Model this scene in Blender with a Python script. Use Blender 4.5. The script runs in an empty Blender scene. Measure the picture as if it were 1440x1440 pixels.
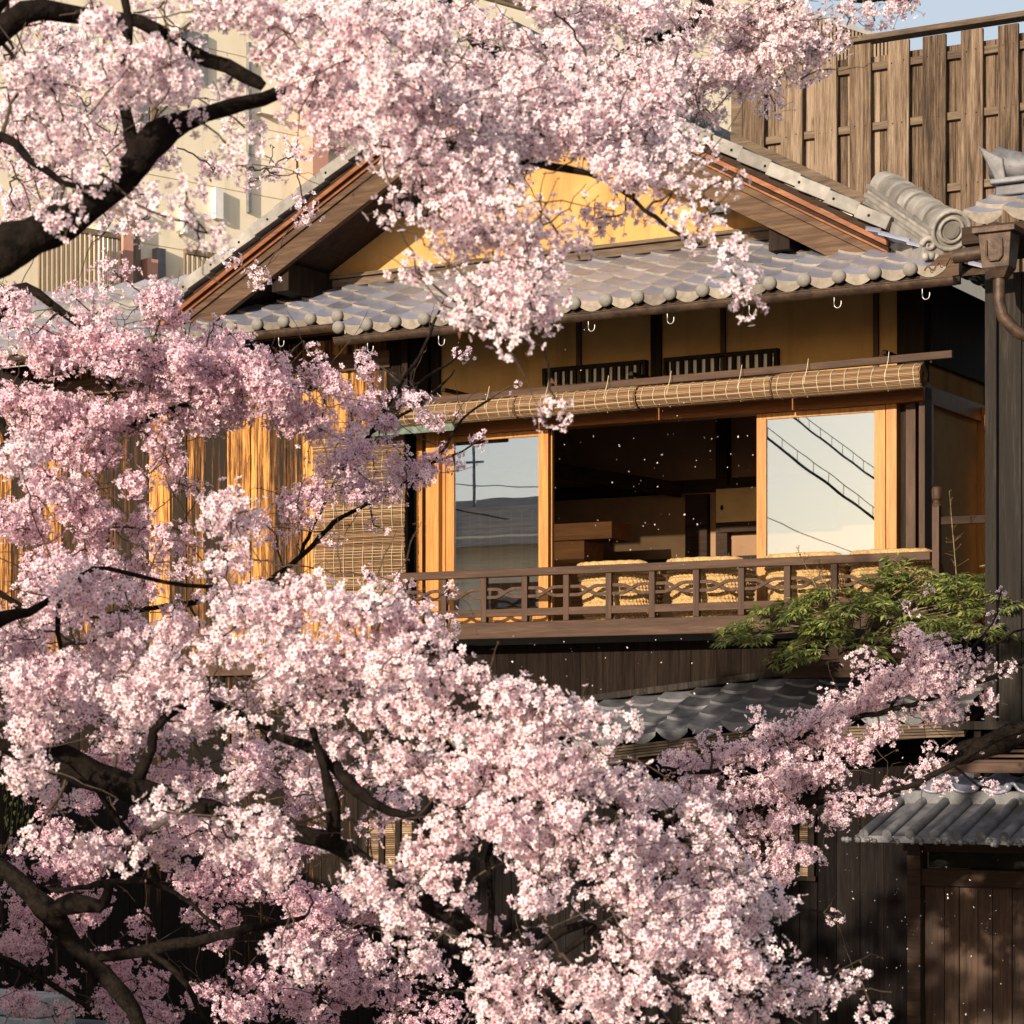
import bpy, math, random
import numpy as np
from mathutils import Vector, Matrix
R = math.radians
random.seed(7); rng = np.random.default_rng(11)
S = bpy.context.scene; COL = S.collection

# ---------------------------------------------------------------- camera, sky, sun, exposure
FPX, ZC = 3456.0, 2.6                      # focal length in pixels of the 1440 px photograph, eye height
cam = bpy.data.cameras.new('camera'); cam.sensor_width = 36; cam.lens = FPX/1440*36
cam.shift_y = (1050-720)/1440; cam.clip_end = 600
cam.dof.use_dof = True; cam.dof.focus_distance = 19.0; cam.dof.aperture_fstop = 7.0
co = bpy.data.objects.new('camera', cam); COL.objects.link(co)
co.location = (0, 0, ZC); co.rotation_euler = (R(90), 0, 0); S.camera = co

_L = math.hypot(6020, 3456)
UX, UY = 6020/_L, -3456/_L                 # along the facade, to the right
NX, NY = 3456/_L, 6020/_L                  # into the house
OX, OY = (900-720)/FPX*20.5, 20.5          # house origin on the window plane
ROT = math.atan2(UY, UX)

sun_l = (-0.02, -1.0, 0.215)               # towards the sun in (u, d, z)
sd = Vector((sun_l[0]*UX+sun_l[1]*NX, sun_l[0]*UY+sun_l[1]*NY, sun_l[2])).normalized()
sl = bpy.data.lights.new('sun', 'SUN'); sl.energy = 4.3; sl.angle = R(0.6); sl.color = (1.0, 0.87, 0.70)
so = bpy.data.objects.new('sun', sl); COL.objects.link(so)
so.rotation_euler = sd.to_track_quat('Z', 'Y').to_euler()
W = bpy.data.worlds.new('World'); S.world = W; W.use_nodes = True
wt = W.node_tree; sky = wt.nodes.new('ShaderNodeTexSky'); sky.sky_type = 'NISHITA'; sky.sun_disc = False
sky.sun_elevation = math.asin(sd.z); sky.sun_rotation = math.atan2(sd.x, sd.y)
sky.dust_density = 2.2; sky.ozone_density = 0.7
bg = wt.nodes['Background']; bg.inputs[1].default_value = 0.08
veil = wt.nodes.new('ShaderNodeMixRGB'); veil.inputs[0].default_value = .42; veil.inputs[2].default_value = (7.0, 7.3, 7.9, 1)   # thin high cloud
wt.links.new(sky.outputs[0], veil.inputs[1]); wt.links.new(veil.outputs[0], bg.inputs[0])
S.view_settings.view_transform = 'Standard'; S.view_settings.look = 'None'
S.view_settings.exposure = 0.75; S.view_settings.gamma = 1.0
S.render.engine = 'CYCLES'; S.cycles.max_bounces = 8; S.cycles.transparent_max_bounces = 8
S.cycles.use_denoising = True

# ---------------------------------------------------------------- pixels to points on real planes
def ray(x, y): return ((x-720)/FPX, 1.0, (1050-y)/FPX)
def P(x, y, d=0.0):                         # photo pixel on the plane d behind the window plane -> (u, z)
    r = ray(x, y); t = (d+OX*NX+OY*NY)/(r[0]*NX+r[1]*NY)
    return ((r[0]*t-OX)*UX+(t-OY)*UY, ZC+r[2]*t)
def PU(x, d=0.0): return P(x, 1000, d)[0]
def PW(x, y, D):                            # photo pixel at depth D -> world point
    return np.array([(x-720)/FPX*D, D, ZC+(1050-y)/FPX*D])
def W2(u, d, z): return np.array([OX+u*UX+d*NX, OY+u*UY+d*NY, z])

# ---------------------------------------------------------------- mesh helpers
OFF = {}
def tag(o, label=None, cat=None, group=None, kind=None):
    if label: o['label'] = label
    if cat: o['category'] = cat
    if group: o['group'] = group
    if kind: o['kind'] = kind
    return o
def thing(name, label, cat, base=(0, 0, 0), group=None, world=False):
    o = bpy.data.objects.new(name, None); COL.objects.link(o); o.empty_display_size = .2
    if world: o.location = base
    else: o.location = W2(*base); o.rotation_euler = (0, 0, ROT)
    OFF[o.name] = tuple(base); return tag(o, label, cat, group)
class MB:
    def __init__(s): s.v = []; s.f = []; s.sm = []
    def add(s, V, F, smooth=False):
        n = len(s.v); s.v += [tuple(map(float, p)) for p in V]
        for f in F: s.f.append(tuple(i+n for i in f)); s.sm.append(smooth)
        return s
    def box(s, x0, x1, y0, y1, z0, z1):
        V = [(x, y, z) for x in (x0, x1) for y in (y0, y1) for z in (z0, z1)]
        return s.add(V, [(0,1,3,2),(4,6,7,5),(0,4,5,1),(2,3,7,6),(0,2,6,4),(1,5,7,3)])
    def bar(s, a, b, w, h, up=(0, 0, 1)):   # box from a to b, width w sideways, height h along up
        a = Vector(a); b = Vector(b); t = (b-a).normalized(); sd_ = t.cross(Vector(up)).normalized(); u = sd_.cross(t)
        V = []
        for p in (a, b):
            for i in (-.5, .5):
                for j in (-.5, .5): V.append(p+sd_*w*i+u*h*j)
        return s.add(V, [(0,1,3,2),(4,6,7,5),(0,4,5,1),(2,3,7,6),(0,2,6,4),(1,5,7,3)])
    def prism(s, poly, y0, y1):             # polygon in (x, z) extruded along y
        n = len(poly); V = [(p[0], y0, p[1]) for p in poly]+[(p[0], y1, p[1]) for p in poly]
        F = [tuple(range(n)), tuple(range(2*n-1, n-1, -1))]
        for i in range(n): j = (i+1) % n; F.append((i, i+n, j+n, j))
        return s.add(V, F)
    def tube(s, pts, rad, n=6, caps=True):
        pts = [Vector(p) for p in pts]; m = len(pts)
        if not hasattr(rad, '__len__'): rad = [rad]*m
        t0 = (pts[1]-pts[0]).normalized(); ref = Vector((0, 0, 1)) if abs(t0.z) < .9 else Vector((1, 0, 0))
        nx = t0.cross(ref).normalized(); V = []
        for i, p in enumerate(pts):
            t = (pts[min(i+1, m-1)]-pts[max(i-1, 0)])
            t = t.normalized() if t.length > 1e-9 else t0
            nx = (nx-t*nx.dot(t))
            nx = nx.normalized() if nx.length > 1e-6 else t.orthogonal().normalized()
            ny = t.cross(nx)
            for k in range(n):
                a = 2*math.pi*k/n; V.append(p+(nx*math.cos(a)+ny*math.sin(a))*rad[i])
        F = [(i*n+k, i*n+(k+1) % n, (i+1)*n+(k+1) % n, (i+1)*n+k) for i in range(m-1) for k in range(n)]
        s.add(V, F, True)
        if caps: s.add(V[:n], [tuple(range(n-1, -1, -1))]); s.add(V[-n:], [tuple(range(n))])
        return s
    def grid(s, fn, nu, nv, smooth=True, closed=False):
        V = [fn(i/nu, j/nv) for j in range(nv+1) for i in range(nu+(0 if closed else 1))]
        w = nu if closed else nu+1
        F = [(j*w+i, j*w+(i+1) % w, (j+1)*w+(i+1) % w, (j+1)*w+i) for j in range(nv) for i in range(nu)]
        return s.add(V, F, smooth)
    def ball(s, c, r, n=12, m=8, sq=(1, 1, 1)):
        def f(a, b):
            t = 2*math.pi*a; p = math.pi*(b-.5)
            return (c[0]+r*sq[0]*math.cos(t)*math.cos(p), c[1]+r*sq[1]*math.sin(t)*math.cos(p), c[2]+r*sq[2]*math.sin(p))
        return s.grid(f, n, m, True, True)
    def build(s, name, mat, parent=None, bevel=0, label=None, world=False, base=None):
        off = np.array(OFF[parent.name] if parent is not None and parent.name in OFF else (0, 0, 0) if base is None else base, float)
        return mesh_obj(name, np.array(s.v)-off, s.f, mat, parent, s.sm, bevel, label, off, base is not None and not world)
def mesh_obj(name, V, F, mat, parent, sm, bevel, label, off, place):
    me = bpy.data.meshes.new(name); me.from_pydata([tuple(p) for p in V], [], F); me.materials.append(mat)
    me.polygons.foreach_set('use_smooth', np.array(sm, bool)); me.update()
    o = bpy.data.objects.new(name, me); COL.objects.link(o)
    if parent is not None: o.parent = parent; OFF[o.name] = tuple(off)
    if place: o.location = W2(*off); o.rotation_euler = (0, 0, ROT)
    elif parent is None: o.location = tuple(off)
    if bevel:
        b = o.modifiers.new('bevel', 'BEVEL'); b.width = bevel; b.segments = 2; b.limit_method = 'ANGLE'
    if label: o['label'] = label
    return o

# ---------------------------------------------------------------- materials
def mat(name):
    m = bpy.data.materials.new(name); m.use_nodes = True; nt = m.node_tree
    return m, nt, nt.nodes['Principled BSDF']
def ramp(nt, stops):
    r = nt.nodes.new('ShaderNodeValToRGB'); e = r.color_ramp.elements
    while len(e) < len(stops): e.new(.5)
    for i, (p, c) in enumerate(stops): e[i].position = p; e[i].color = (*c, 1) if len(c) == 3 else c
    return r
def nod(nt, t, **kw):
    n = nt.nodes.new(t)
    for k, v in kw.items():
        if k in n.inputs: n.inputs[k].default_value = v
        else: setattr(n, k, v)
    return n
def island_coords(nt, scale, spread=23.0):
    tc = nod(nt, 'ShaderNodeTexCoord'); g = nod(nt, 'ShaderNodeNewGeometry')
    mul = nod(nt, 'ShaderNodeVectorMath', operation='SCALE'); mul.inputs[0].default_value = (1, .7, 1.3)
    k = nod(nt, 'ShaderNodeMath', operation='MULTIPLY'); k.inputs[1].default_value = spread
    nt.links.new(g.outputs['Random Per Island'], k.inputs[0]); nt.links.new(k.outputs[0], mul.inputs['Scale'])
    ad = nod(nt, 'ShaderNodeVectorMath', operation='ADD')
    nt.links.new(tc.outputs['Object'], ad.inputs[0]); nt.links.new(mul.outputs[0], ad.inputs[1])
    mp = nod(nt, 'ShaderNodeMapping'); mp.inputs['Scale'].default_value = scale
    nt.links.new(ad.outputs[0], mp.inputs[0]); return mp.outputs[0], ad.outputs[0], g
def wood(name, dark, mid, light, axis='z', grain=16, rough=.7, bump=.35, knots=0, spec=.25, vary=.5, stops=(.33, .5, .68)):
    m, nt, b = mat(name); L = nt.links.new
    sc = {'x': (1, grain, grain), 'y': (grain, 1, grain), 'z': (grain, grain, 1)}[axis]
    v, raw, g = island_coords(nt, sc)
    n1 = nod(nt, 'ShaderNodeTexNoise', Scale=1.0, Detail=7.0, Roughness=.66, Distortion=.6); L(v, n1.inputs['Vector'])
    mp2 = nod(nt, 'ShaderNodeMapping'); mp2.inputs['Scale'].default_value = tuple(c*4.5 for c in sc); L(raw, mp2.inputs[0])
    n2 = nod(nt, 'ShaderNodeTexNoise', Scale=1.0, Detail=4.0, Roughness=.7); L(mp2.outputs[0], n2.inputs['Vector'])
    mx = nod(nt, 'ShaderNodeMath', operation='MULTIPLY_ADD'); mx.inputs[1].default_value = .55
    L(n1.outputs[0], mx.inputs[0])
    h2 = nod(nt, 'ShaderNodeMath', operation='MULTIPLY'); h2.inputs[1].default_value = .45; L(n2.outputs[0], h2.inputs[0]); L(h2.outputs[0], mx.inputs[2])
    isl = nod(nt, 'ShaderNodeMath', operation='MULTIPLY_ADD'); isl.inputs[1].default_value = .16*vary; isl.inputs[2].default_value = -.08*vary
    L(g.outputs['Random Per Island'], isl.inputs[0])
    fa = nod(nt, 'ShaderNodeMath', operation='ADD'); L(mx.outputs[0], fa.inputs[0]); L(isl.outputs[0], fa.inputs[1])
    r = ramp(nt, [(stops[0], dark), (stops[1], mid), (stops[2], light)]); L(fa.outputs[0], r.inputs[0]); colr = r.outputs[0]
    if knots:
        mk = nod(nt, 'ShaderNodeMapping'); ks = {'x': (1.1, 5, 5), 'y': (5, 1.1, 5), 'z': (5, 5, 1.6)}[axis]; mk.inputs['Scale'].default_value = ks; L(raw, mk.inputs[0])
        vo = nod(nt, 'ShaderNodeTexVoronoi', Scale=1.0); L(mk.outputs[0], vo.inputs['Vector'])
        kr = ramp(nt, [(.05, (1, 1, 1)), (.13, (0, 0, 0))]); L(vo.outputs['Distance'], kr.inputs[0])
        kx = nod(nt, 'ShaderNodeMix', data_type='RGBA'); kf = nod(nt, 'ShaderNodeMath', operation='MULTIPLY'); kf.inputs[1].default_value = knots
        L(kr.outputs[0], kf.inputs[0]); L(kf.outputs[0], kx.inputs[0]); L(colr, kx.inputs[6]); kx.inputs[7].default_value = (*[c*.5 for c in dark], 1); colr = kx.outputs[2]
    L(colr, b.inputs['Base Color'])
    b.inputs['Roughness'].default_value = rough; b.inputs['Specular IOR Level'].default_value = spec
    bp = nod(nt, 'ShaderNodeBump', Strength=bump, Distance=.012); L(mx.outputs[0], bp.inputs['Height']); L(bp.outputs[0], b.inputs['Normal'])
    return m
def rough_mat(name, c1, c2, scale=6, rough=.8, bump=.2, spec=.3, detail=6, fine=60, metal=0, lo=.35, hi=.65, islands=0, streak=0):
    m, nt, b = mat(name); L = nt.links.new
    v, raw, g = island_coords(nt, (1, 1, 1), islands)
    n1 = nod(nt, 'ShaderNodeTexNoise', Scale=float(scale), Detail=float(detail), Roughness=.6); L(v, n1.inputs['Vector'])
    n2 = nod(nt, 'ShaderNodeTexNoise', Scale=float(fine), Detail=3.0); L(v, n2.inputs['Vector'])
    r = ramp(nt, [(lo, c1), (hi, c2)]); L(n1.outputs[0], r.inputs[0]); c_ = r.outputs[0]
    if islands:                              # every tile its own tone
        mr = nod(nt, 'ShaderNodeMapRange'); mr.inputs['To Min'].default_value = .62; mr.inputs['To Max'].default_value = 1.22; L(g.outputs['Random Per Island'], mr.inputs['Value'])
        hs = nod(nt, 'ShaderNodeHueSaturation'); L(mr.outputs[0], hs.inputs['Value']); L(c_, hs.inputs['Color']); c_ = hs.outputs[0]
    if streak:                               # rain streaks and stains
        mp = nod(nt, 'ShaderNodeMapping'); mp.inputs['Scale'].default_value = (5, 5, .5); L(raw, mp.inputs[0])
        n3 = nod(nt, 'ShaderNodeTexNoise', Scale=1.0, Detail=6.0, Roughness=.65); L(mp.outputs[0], n3.inputs['Vector'])
        mr = nod(nt, 'ShaderNodeMapRange'); mr.inputs['From Min'].default_value = .52; mr.inputs['From Max'].default_value = .75; mr.inputs['To Min'].default_value = 1; mr.inputs['To Max'].default_value = 1-streak; L(n3.outputs[0], mr.inputs['Value'])
        hs = nod(nt, 'ShaderNodeHueSaturation'); L(mr.outputs[0], hs.inputs['Value']); L(c_, hs.inputs['Color']); c_ = hs.outputs[0]
    L(c_, b.inputs['Base Color'])
    b.inputs['Roughness'].default_value = rough; b.inputs['Specular IOR Level'].default_value = spec; b.inputs['Metallic'].default_value = metal
    bp = nod(nt, 'ShaderNodeBump', Strength=bump, Distance=.01); L(n2.outputs[0], bp.inputs['Height']); L(bp.outputs[0], b.inputs['Normal'])
    return m
M = {}
M['fence'] = wood('weathered_board', (.035, .024, .017), (.135, .092, .062), (.27, .20, .145), 'z', 22, .9, .8, .9, spec=.1, vary=1.3, stops=(.36, .5, .65))
M['fence_h'] = wood('weathered_rail', (.035, .024, .017), (.105, .072, .048), (.20, .145, .10), 'x', 14, .8, .5)
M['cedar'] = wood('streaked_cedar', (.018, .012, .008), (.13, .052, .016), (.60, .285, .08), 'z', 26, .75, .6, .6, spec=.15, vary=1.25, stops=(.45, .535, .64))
M['cedar_d'] = wood('shade_toned_cedar', (.008, .006, .0045), (.02, .012, .008), (.34, .15, .04), 'z', 26, .8, .6, .4, spec=.1, vary=.8, stops=(.48, .60, .72))  # cedar copy with the shade on the lower wall put into its colour
M['frame'] = wood('varnished_frame', (.22, .078, .014), (.39, .165, .030), (.54, .26, .06), 'z', 22, .42, .15, spec=.4)
M['frame_h'] = wood('varnished_beam', (.14, .045, .012), (.24, .085, .02), (.34, .13, .03), 'x', 22, .5, .15)
M['rail'] = wood('railing_timber', (.028, .014, .008), (.06, .030, .017), (.105, .058, .036), 'x', 14, .62, .3)
M['rail_v'] = wood('railing_upright', (.028, .014, .008), (.058, .029, .0165), (.10, .055, .034), 'z', 14, .62, .3)
M['darkwood'] = wood('dark_timber', (.008, .0055, .004), (.018, .0115, .008), (.034, .022, .015), 'z', 16, .75, .3, spec=.1)
M['darkwood_h'] = wood('dark_beam', (.014, .009, .006), (.032, .019, .013), (.05, .031, .02), 'x', 16, .75, .3, spec=.1)
M['char'] = wood('charred_board', (.005, .004, .004), (.010, .008, .0075), (.02, .016, .015), 'z', 20, .9, .45, spec=.02, vary=1.2)
M['brownwall'] = wood('brown_board', (.006, .0045, .0035), (.013, .009, .007), (.026, .018, .014), 'z', 18, .9, .35, spec=.03, vary=1.0)
M['door'] = wood('door_board', (.015, .008, .005), (.042, .021, .012), (.08, .043, .026), 'z', 18, .65, .35, .4, vary=1.0)
M['barge'] = wood('barge_timber', (.03, .016, .009), (.075, .04, .021), (.15, .088, .05), 'x', 14, .7, .3)
M['rust'] = wood('rusty_strip', (.08, .026, .011), (.18, .058, .02), (.30, .115, .045), 'x', 10, .55, .2)
M['soffit'] = wood('soffit_timber', (.03, .018, .01), (.07, .042, .024), (.12, .075, .045), 'y', 14, .75, .3)
M['greywood'] = wood('grey_post', (.009, .007, .0055), (.015, .0115, .009), (.045, .034, .026), 'z', 17, .82, .7, .7)
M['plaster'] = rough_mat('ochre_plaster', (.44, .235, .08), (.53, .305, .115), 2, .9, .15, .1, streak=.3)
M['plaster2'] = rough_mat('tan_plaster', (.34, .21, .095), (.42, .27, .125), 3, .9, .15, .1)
M['plaster3'] = rough_mat('shade_toned_plaster', (.36, .21, .075), (.43, .26, .10), 3, .9, .15, .1, streak=.3)  # copy of the ochre plaster, colour darkened for the shade under the eave
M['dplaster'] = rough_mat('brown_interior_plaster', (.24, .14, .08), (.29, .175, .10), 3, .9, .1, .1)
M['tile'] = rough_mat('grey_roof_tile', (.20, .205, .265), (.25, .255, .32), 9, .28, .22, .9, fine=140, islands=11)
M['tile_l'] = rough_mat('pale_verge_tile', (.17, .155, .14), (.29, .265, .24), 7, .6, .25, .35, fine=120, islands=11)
M['tile_e'] = rough_mat('brown_tile_edge', (.15, .125, .10), (.25, .21, .17), 14, .7, .3, .3, fine=120, islands=11)  # same clay as the tile tops, given a browner colour on the lips
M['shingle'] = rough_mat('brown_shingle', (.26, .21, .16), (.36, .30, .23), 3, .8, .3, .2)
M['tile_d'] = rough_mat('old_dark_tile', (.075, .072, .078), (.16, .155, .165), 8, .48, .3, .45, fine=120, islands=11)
M['copper'] = rough_mat('brown_copper', (.03, .018, .012), (.085, .05, .032), 14, .55, .2, .4, metal=.35)
M['verdigris'] = rough_mat('verdigris_sheet', (.05, .07, .055), (.13, .16, .125), 12, .6, .2, .3)
M['metal_w'] = rough_mat('galvanised_hook', (.28, .28, .27), (.42, .42, .41), 20, .35, .1, .5, metal=.6)
M['bamboo'] = wood('bamboo_slat', (.10, .055, .028), (.21, .125, .066), (.40, .27, .16), 'x', 70, .55, .1, vary=2.2)
M['string'] = rough_mat('pale_cotton_string', (.5, .42, .28), (.66, .57, .4), 40, .9, .1)
M['black'] = rough_mat('dark_hollow', (.006, .005, .004), (.012, .01, .008), 8, .9, .1)
M['wicker'] = rough_mat('woven_rush', (.30, .17, .065), (.56, .37, .165), 70, .7, .5, .25, fine=160, lo=.38, hi=.62)
M['cushion'] = rough_mat('cream_cushion', (.55, .48, .36), (.65, .58, .45), 20, .9, .1)
M['orangebox'] = wood('orange_cabinet', (.12, .045, .012), (.20, .075, .02), (.28, .115, .035), 'x', 16, .5, .15)
M['paper'] = rough_mat('tan_door_paper', (.50, .34, .17), (.58, .41, .21), 6, .85, .05)
M['white'] = rough_mat('white_paper', (.62, .6, .56), (.74, .72, .68), 6, .9, .05)
M['cream'] = rough_mat('cream_render', (.80, .68, .50), (.87, .77, .60), 1.2, .85, .1, .2, streak=.22)
M['pink'] = rough_mat('salmon_column', (.50, .25, .19), (.58, .31, .24), 2, .8, .1, .2)
M['greym'] = rough_mat('grey_metal', (.12, .12, .125), (.2, .2, .205), 6, .5, .05, .4)
M['slat'] = wood('louvre_slat', (.11, .075, .045), (.20, .14, .09), (.28, .2, .135), 'z', 12, .7, .2)
M['ground'] = rough_mat('stone_paving', (.12, .115, .105), (.22, .21, .195), 2.2, .85, .4, .3)
M['stone'] = rough_mat('pale_granite', (.42, .41, .40), (.60, .59, .57), 9, .8, .4, .3)
M['bark'] = rough_mat('cherry_bark', (.0045, .0035, .003), (.015, .011, .0092), 22, .9, 1.0, .05, fine=45)
M['bark2'] = rough_mat('brown_cherry_bark', (.006, .0045, .0036), (.019, .014, .011), 30, .9, .9, .05, fine=60)
M['twig'] = rough_mat('cherry_twig', (.028, .018, .013), (.075, .048, .034), 30, .75, .4, .3)
M['twig_l'] = rough_mat('green_twig', (.12, .10, .05), (.22, .17, .09), 30, .75, .4, .3)
M['lamp'] = rough_mat('lamp_shell', (.5, .5, .5), (.6, .6, .6), 20, .25, .02, .6)
M['bottle'] = rough_mat('dark_glass', (.03, .035, .03), (.06, .06, .05), 10, .12, .0, .6)
def leaf_mat(name, c1, c2, tl=.3):
    m, nt, b = mat(name); L = nt.links.new
    g = nod(nt, 'ShaderNodeNewGeometry'); r = ramp(nt, [(0, c1), (1, c2)]); L(g.outputs['Random Per Island'], r.inputs[0])
    L(r.outputs[0], b.inputs['Base Color']); b.inputs['Roughness'].default_value = .42
    t = nod(nt, 'ShaderNodeBsdfTranslucent'); L(r.outputs[0], t.inputs[0])
    mx = nod(nt, 'ShaderNodeMixShader'); mx.inputs[0].default_value = tl
    L(b.outputs[0], mx.inputs[1]); L(t.outputs[0], mx.inputs[2]); L(mx.outputs[0], nt.nodes['Material Output'].inputs[0]); return m
M['leaf'] = leaf_mat('nandina_leaf', (.09, .15, .04), (.44, .45, .14), .4)
M['bud'] = leaf_mat('young_leaf', (.12, .10, .03), (.20, .085, .045))
M['petal1'] = leaf_mat('drifting_petal', (.78, .66, .66), (.86, .76, .75))
def flower_mat():
    m, nt, b = mat('cherry_petal'); L = nt.links.new
    a = nod(nt, 'ShaderNodeAttribute'); a.attribute_name = 'Col'
    L(a.outputs['Color'], b.inputs['Base Color']); b.inputs['Roughness'].default_value = .6; b.inputs['Specular IOR Level'].default_value = .15
    t = nod(nt, 'ShaderNodeBsdfTranslucent'); L(a.outputs['Color'], t.inputs[0])
    mx = nod(nt, 'ShaderNodeMixShader'); mx.inputs[0].default_value = .42
    L(b.outputs[0], mx.inputs[1]); L(t.outputs[0], mx.inputs[2]); L(mx.outputs[0], nt.nodes['Material Output'].inputs[0]); return m
M['flower'] = flower_mat()
def glass_mat():
    m, nt, b = mat('window_glass'); L = nt.links.new; nt.nodes.remove(b)
    tr = nod(nt, 'ShaderNodeBsdfTransparent'); tr.inputs[0].default_value = (.82, .84, .82, 1)
    gl = nod(nt, 'ShaderNodeBsdfGlossy'); gl.inputs['Roughness'].default_value = .0; gl.inputs[0].default_value = (.70, .79, .94, 1)
    tc = nod(nt, 'ShaderNodeTexCoord'); n = nod(nt, 'ShaderNodeTexNoise', Scale=2.2, Detail=1.0); L(tc.outputs['Object'], n.inputs['Vector'])
    bp = nod(nt, 'ShaderNodeBump', Strength=.025, Distance=.01); L(n.outputs[0], bp.inputs['Height']); L(bp.outputs[0], gl.inputs['Normal'])
    mx = nod(nt, 'ShaderNodeMixShader'); mx.inputs[0].default_value = .42
    L(tr.outputs[0], mx.inputs[1]); L(gl.outputs[0], mx.inputs[2]); L(mx.outputs[0], nt.nodes['Material Output'].inputs[0]); return m
M['glass'] = glass_mat()
# ---------------------------------------------------------------- ground
g = MB(); g.add([(-90, -60, 0), (90, -60, 0), (90, 120, 0), (-90, 120, 0)], [(0, 1, 2, 3)])
tag(g.build('ground', M['ground'], base=(0, 0, 0), world=True), 'grey stone paving in front of the wooden house', 'ground', kind='structure')

# ---------------------------------------------------------------- roof tiles
def tile_h(s):
    return -.006 if s <= 0 else .036*(1-s)**1.5-.015*math.sin(math.pi*s)-.006
PROF = [0, .02, .06, .12, .2, .28, .36, .44, .52, .6, .68, .76, .84, .92]
def tiles(mb, ed, u0, u1, d0, d1, zf, w=.28, course=.225, raise_=.021, lip=True, jit=.004, clip=None):
    n = int(round((u1-u0)/w)); d = d0; k = 0
    while d < d1-.02:
        dn = min(d+course, d1); Vt, Ft, Vl, Fl = [], [], [], []
        for c in range(n):
            ub = u0+c*w; uc = ub+w/2
            if clip and not clip(uc, (d+dn)/2): continue
            j = random.uniform(-jit, jit); i0 = len(Vt); l0 = len(Vl); m = len(PROF)+1
            for s in PROF+[1.0]:
                u = ub+s*w; h = tile_h(s)
                zt = zf(u, d)+h+raise_+j; Vt.append((u, d+j, zt)); Vl.append((u, d+j-.0005, zt))
            for s in PROF+[1.0]:
                u = ub+s*w; Vt.append((u, dn+.02, zf(u, dn+.02)+tile_h(s)+.002))
                zt = zf(u, d)+tile_h(s)+raise_+j
                if k == 0 and lip: zb = zt-.03-.05*max(0, math.sin(math.pi*min(1, max(0, (s-.08)/.9))))**.7
                else: zb = zt-raise_-.012
                Vl.append((u, d+j-.0005, zb))
            for q in range(m-1):
                Ft.append((i0+q, i0+q+1, i0+m+q+1, i0+m+q)); Fl.append((l0+q+1, l0+q, l0+m+q, l0+m+q+1))
        mb.add(Vt, Ft, True); ed.add(Vl, Fl, False); d = dn; k += 1

# ---------------------------------------------------------------- the teahouse
T = thing('teahouse', 'old wooden teahouse with lit balcony windows, ochre gable and grey tiled eaves', 'house', (0, 0, 0))
# left cedar wall
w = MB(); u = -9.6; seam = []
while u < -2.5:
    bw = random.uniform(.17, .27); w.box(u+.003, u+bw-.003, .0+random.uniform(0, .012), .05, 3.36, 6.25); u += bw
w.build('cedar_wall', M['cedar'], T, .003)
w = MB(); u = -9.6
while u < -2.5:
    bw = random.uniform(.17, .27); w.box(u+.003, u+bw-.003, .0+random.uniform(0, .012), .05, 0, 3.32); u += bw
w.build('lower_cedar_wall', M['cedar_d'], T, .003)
w = MB(); w.box(-9.6, -2.5, .052, .1, 0, 6.3); w.build('backing_wall', M['darkwood'], T)
w = MB(); w.box(-9.6, -2.45, -.05, -.002, 3.25, 3.42); w.box(-9.6, -2.45, -.05, -.002, 5.95, 6.1); w.build('wall_beam', M['rail'], T, .005)
# lower dark wall
w = MB(); u = -2.44
while u < 3.3:
    bw = random.uniform(.15, .2); w.box(u+.002, u+bw-.002, -.25+random.uniform(0, .006), -.2, 0, 2.9); u += bw
w.box(-2.44, 3.3, -.2, -.15, 0, 3.0); w.build('lower_wall', M['char'], T, .002)
w = MB(); u = -2.44
while u < 2.55:
    bw = random.uniform(.2, .3); w.box(u+.0015, u+bw-.0015, -.3+random.uniform(0, .004), -.26, 2.9, 3.46); u += bw
w.build('upper_skirt_wall', M['brownwall'], T, .002)
# balcony
BZ, BD = 3.62, -.75
b = thing('balcony', None, None, (0, 0, 0)); b.parent = T; OFF['balcony'] = (0, 0, 0); b.location = (0, 0, 0); b.rotation_euler = (0, 0, 0)
w = MB()
for i in range(7): w.box(-1.86, 2.85, BD+.06+i*.115, BD+.06+i*.115+.111, 3.56, BZ)
w.build('floor', M['rail'], b, .003)
w = MB(); w.box(-1.9, 2.9, BD-.05, BD+.05, 3.49, 3.625); w.build('base_beam', M['rail'], b, .006)
w = MB(); w.box(-1.9, 2.83, BD-.035, BD+.035, 4.0, 4.065); w.build('top_rail', M['rail'], b, .006)
w = MB(); w.box(-1.86, 2.83, BD-.02, BD+.02, 3.672, 3.735); w.build('bottom_rail', M['rail'], b, .004)
us = [-1.84+i*(2.83+1.84)/12 for i in range(13)]
for i, u in enumerate(us[:-1]):
    w = MB(); w.box(u-.026, u+.026, BD-.024, BD+.024, 3.627, 3.998); w.build('baluster', M['rail_v'], b, .004)
for i in range(12):
    a, c = us[i]+.03, us[i+1]-.03; w = MB()
    for sg in (1, -1):
        pts = []
        for k in range(25):
            t = k/24; q = min(1, max(0, (t-.22)/.56)); q = q*q*(3-2*q)
            pts.append((a+(c-a)*t, sg*.034*(1-2*q)))
        for k in range(24):
            (x0, z0), (x1, z1) = pts[k], pts[k+1]; y = BD+.004*sg
            sl_ = (z1-z0)/(x1-x0); hh = .0125*math.sqrt(1+sl_*sl_); zc = 3.868
            w.add([(x0, y-.012, zc+z0-hh), (x1, y-.012, zc+z1-hh), (x1, y-.012, zc+z1+hh), (x0, y-.012, zc+z0+hh),
                   (x0, y+.012, zc+z0-hh), (x1, y+.012, zc+z1-hh), (x1, y+.012, zc+z1+hh), (x0, y+.012, zc+z0+hh)],
                  [(0, 1, 2, 3), (7, 6, 5, 4), (3, 2, 6, 7), (0, 4, 5, 1)])
    w.build('twisted_rail', M['rail'], b)
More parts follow.
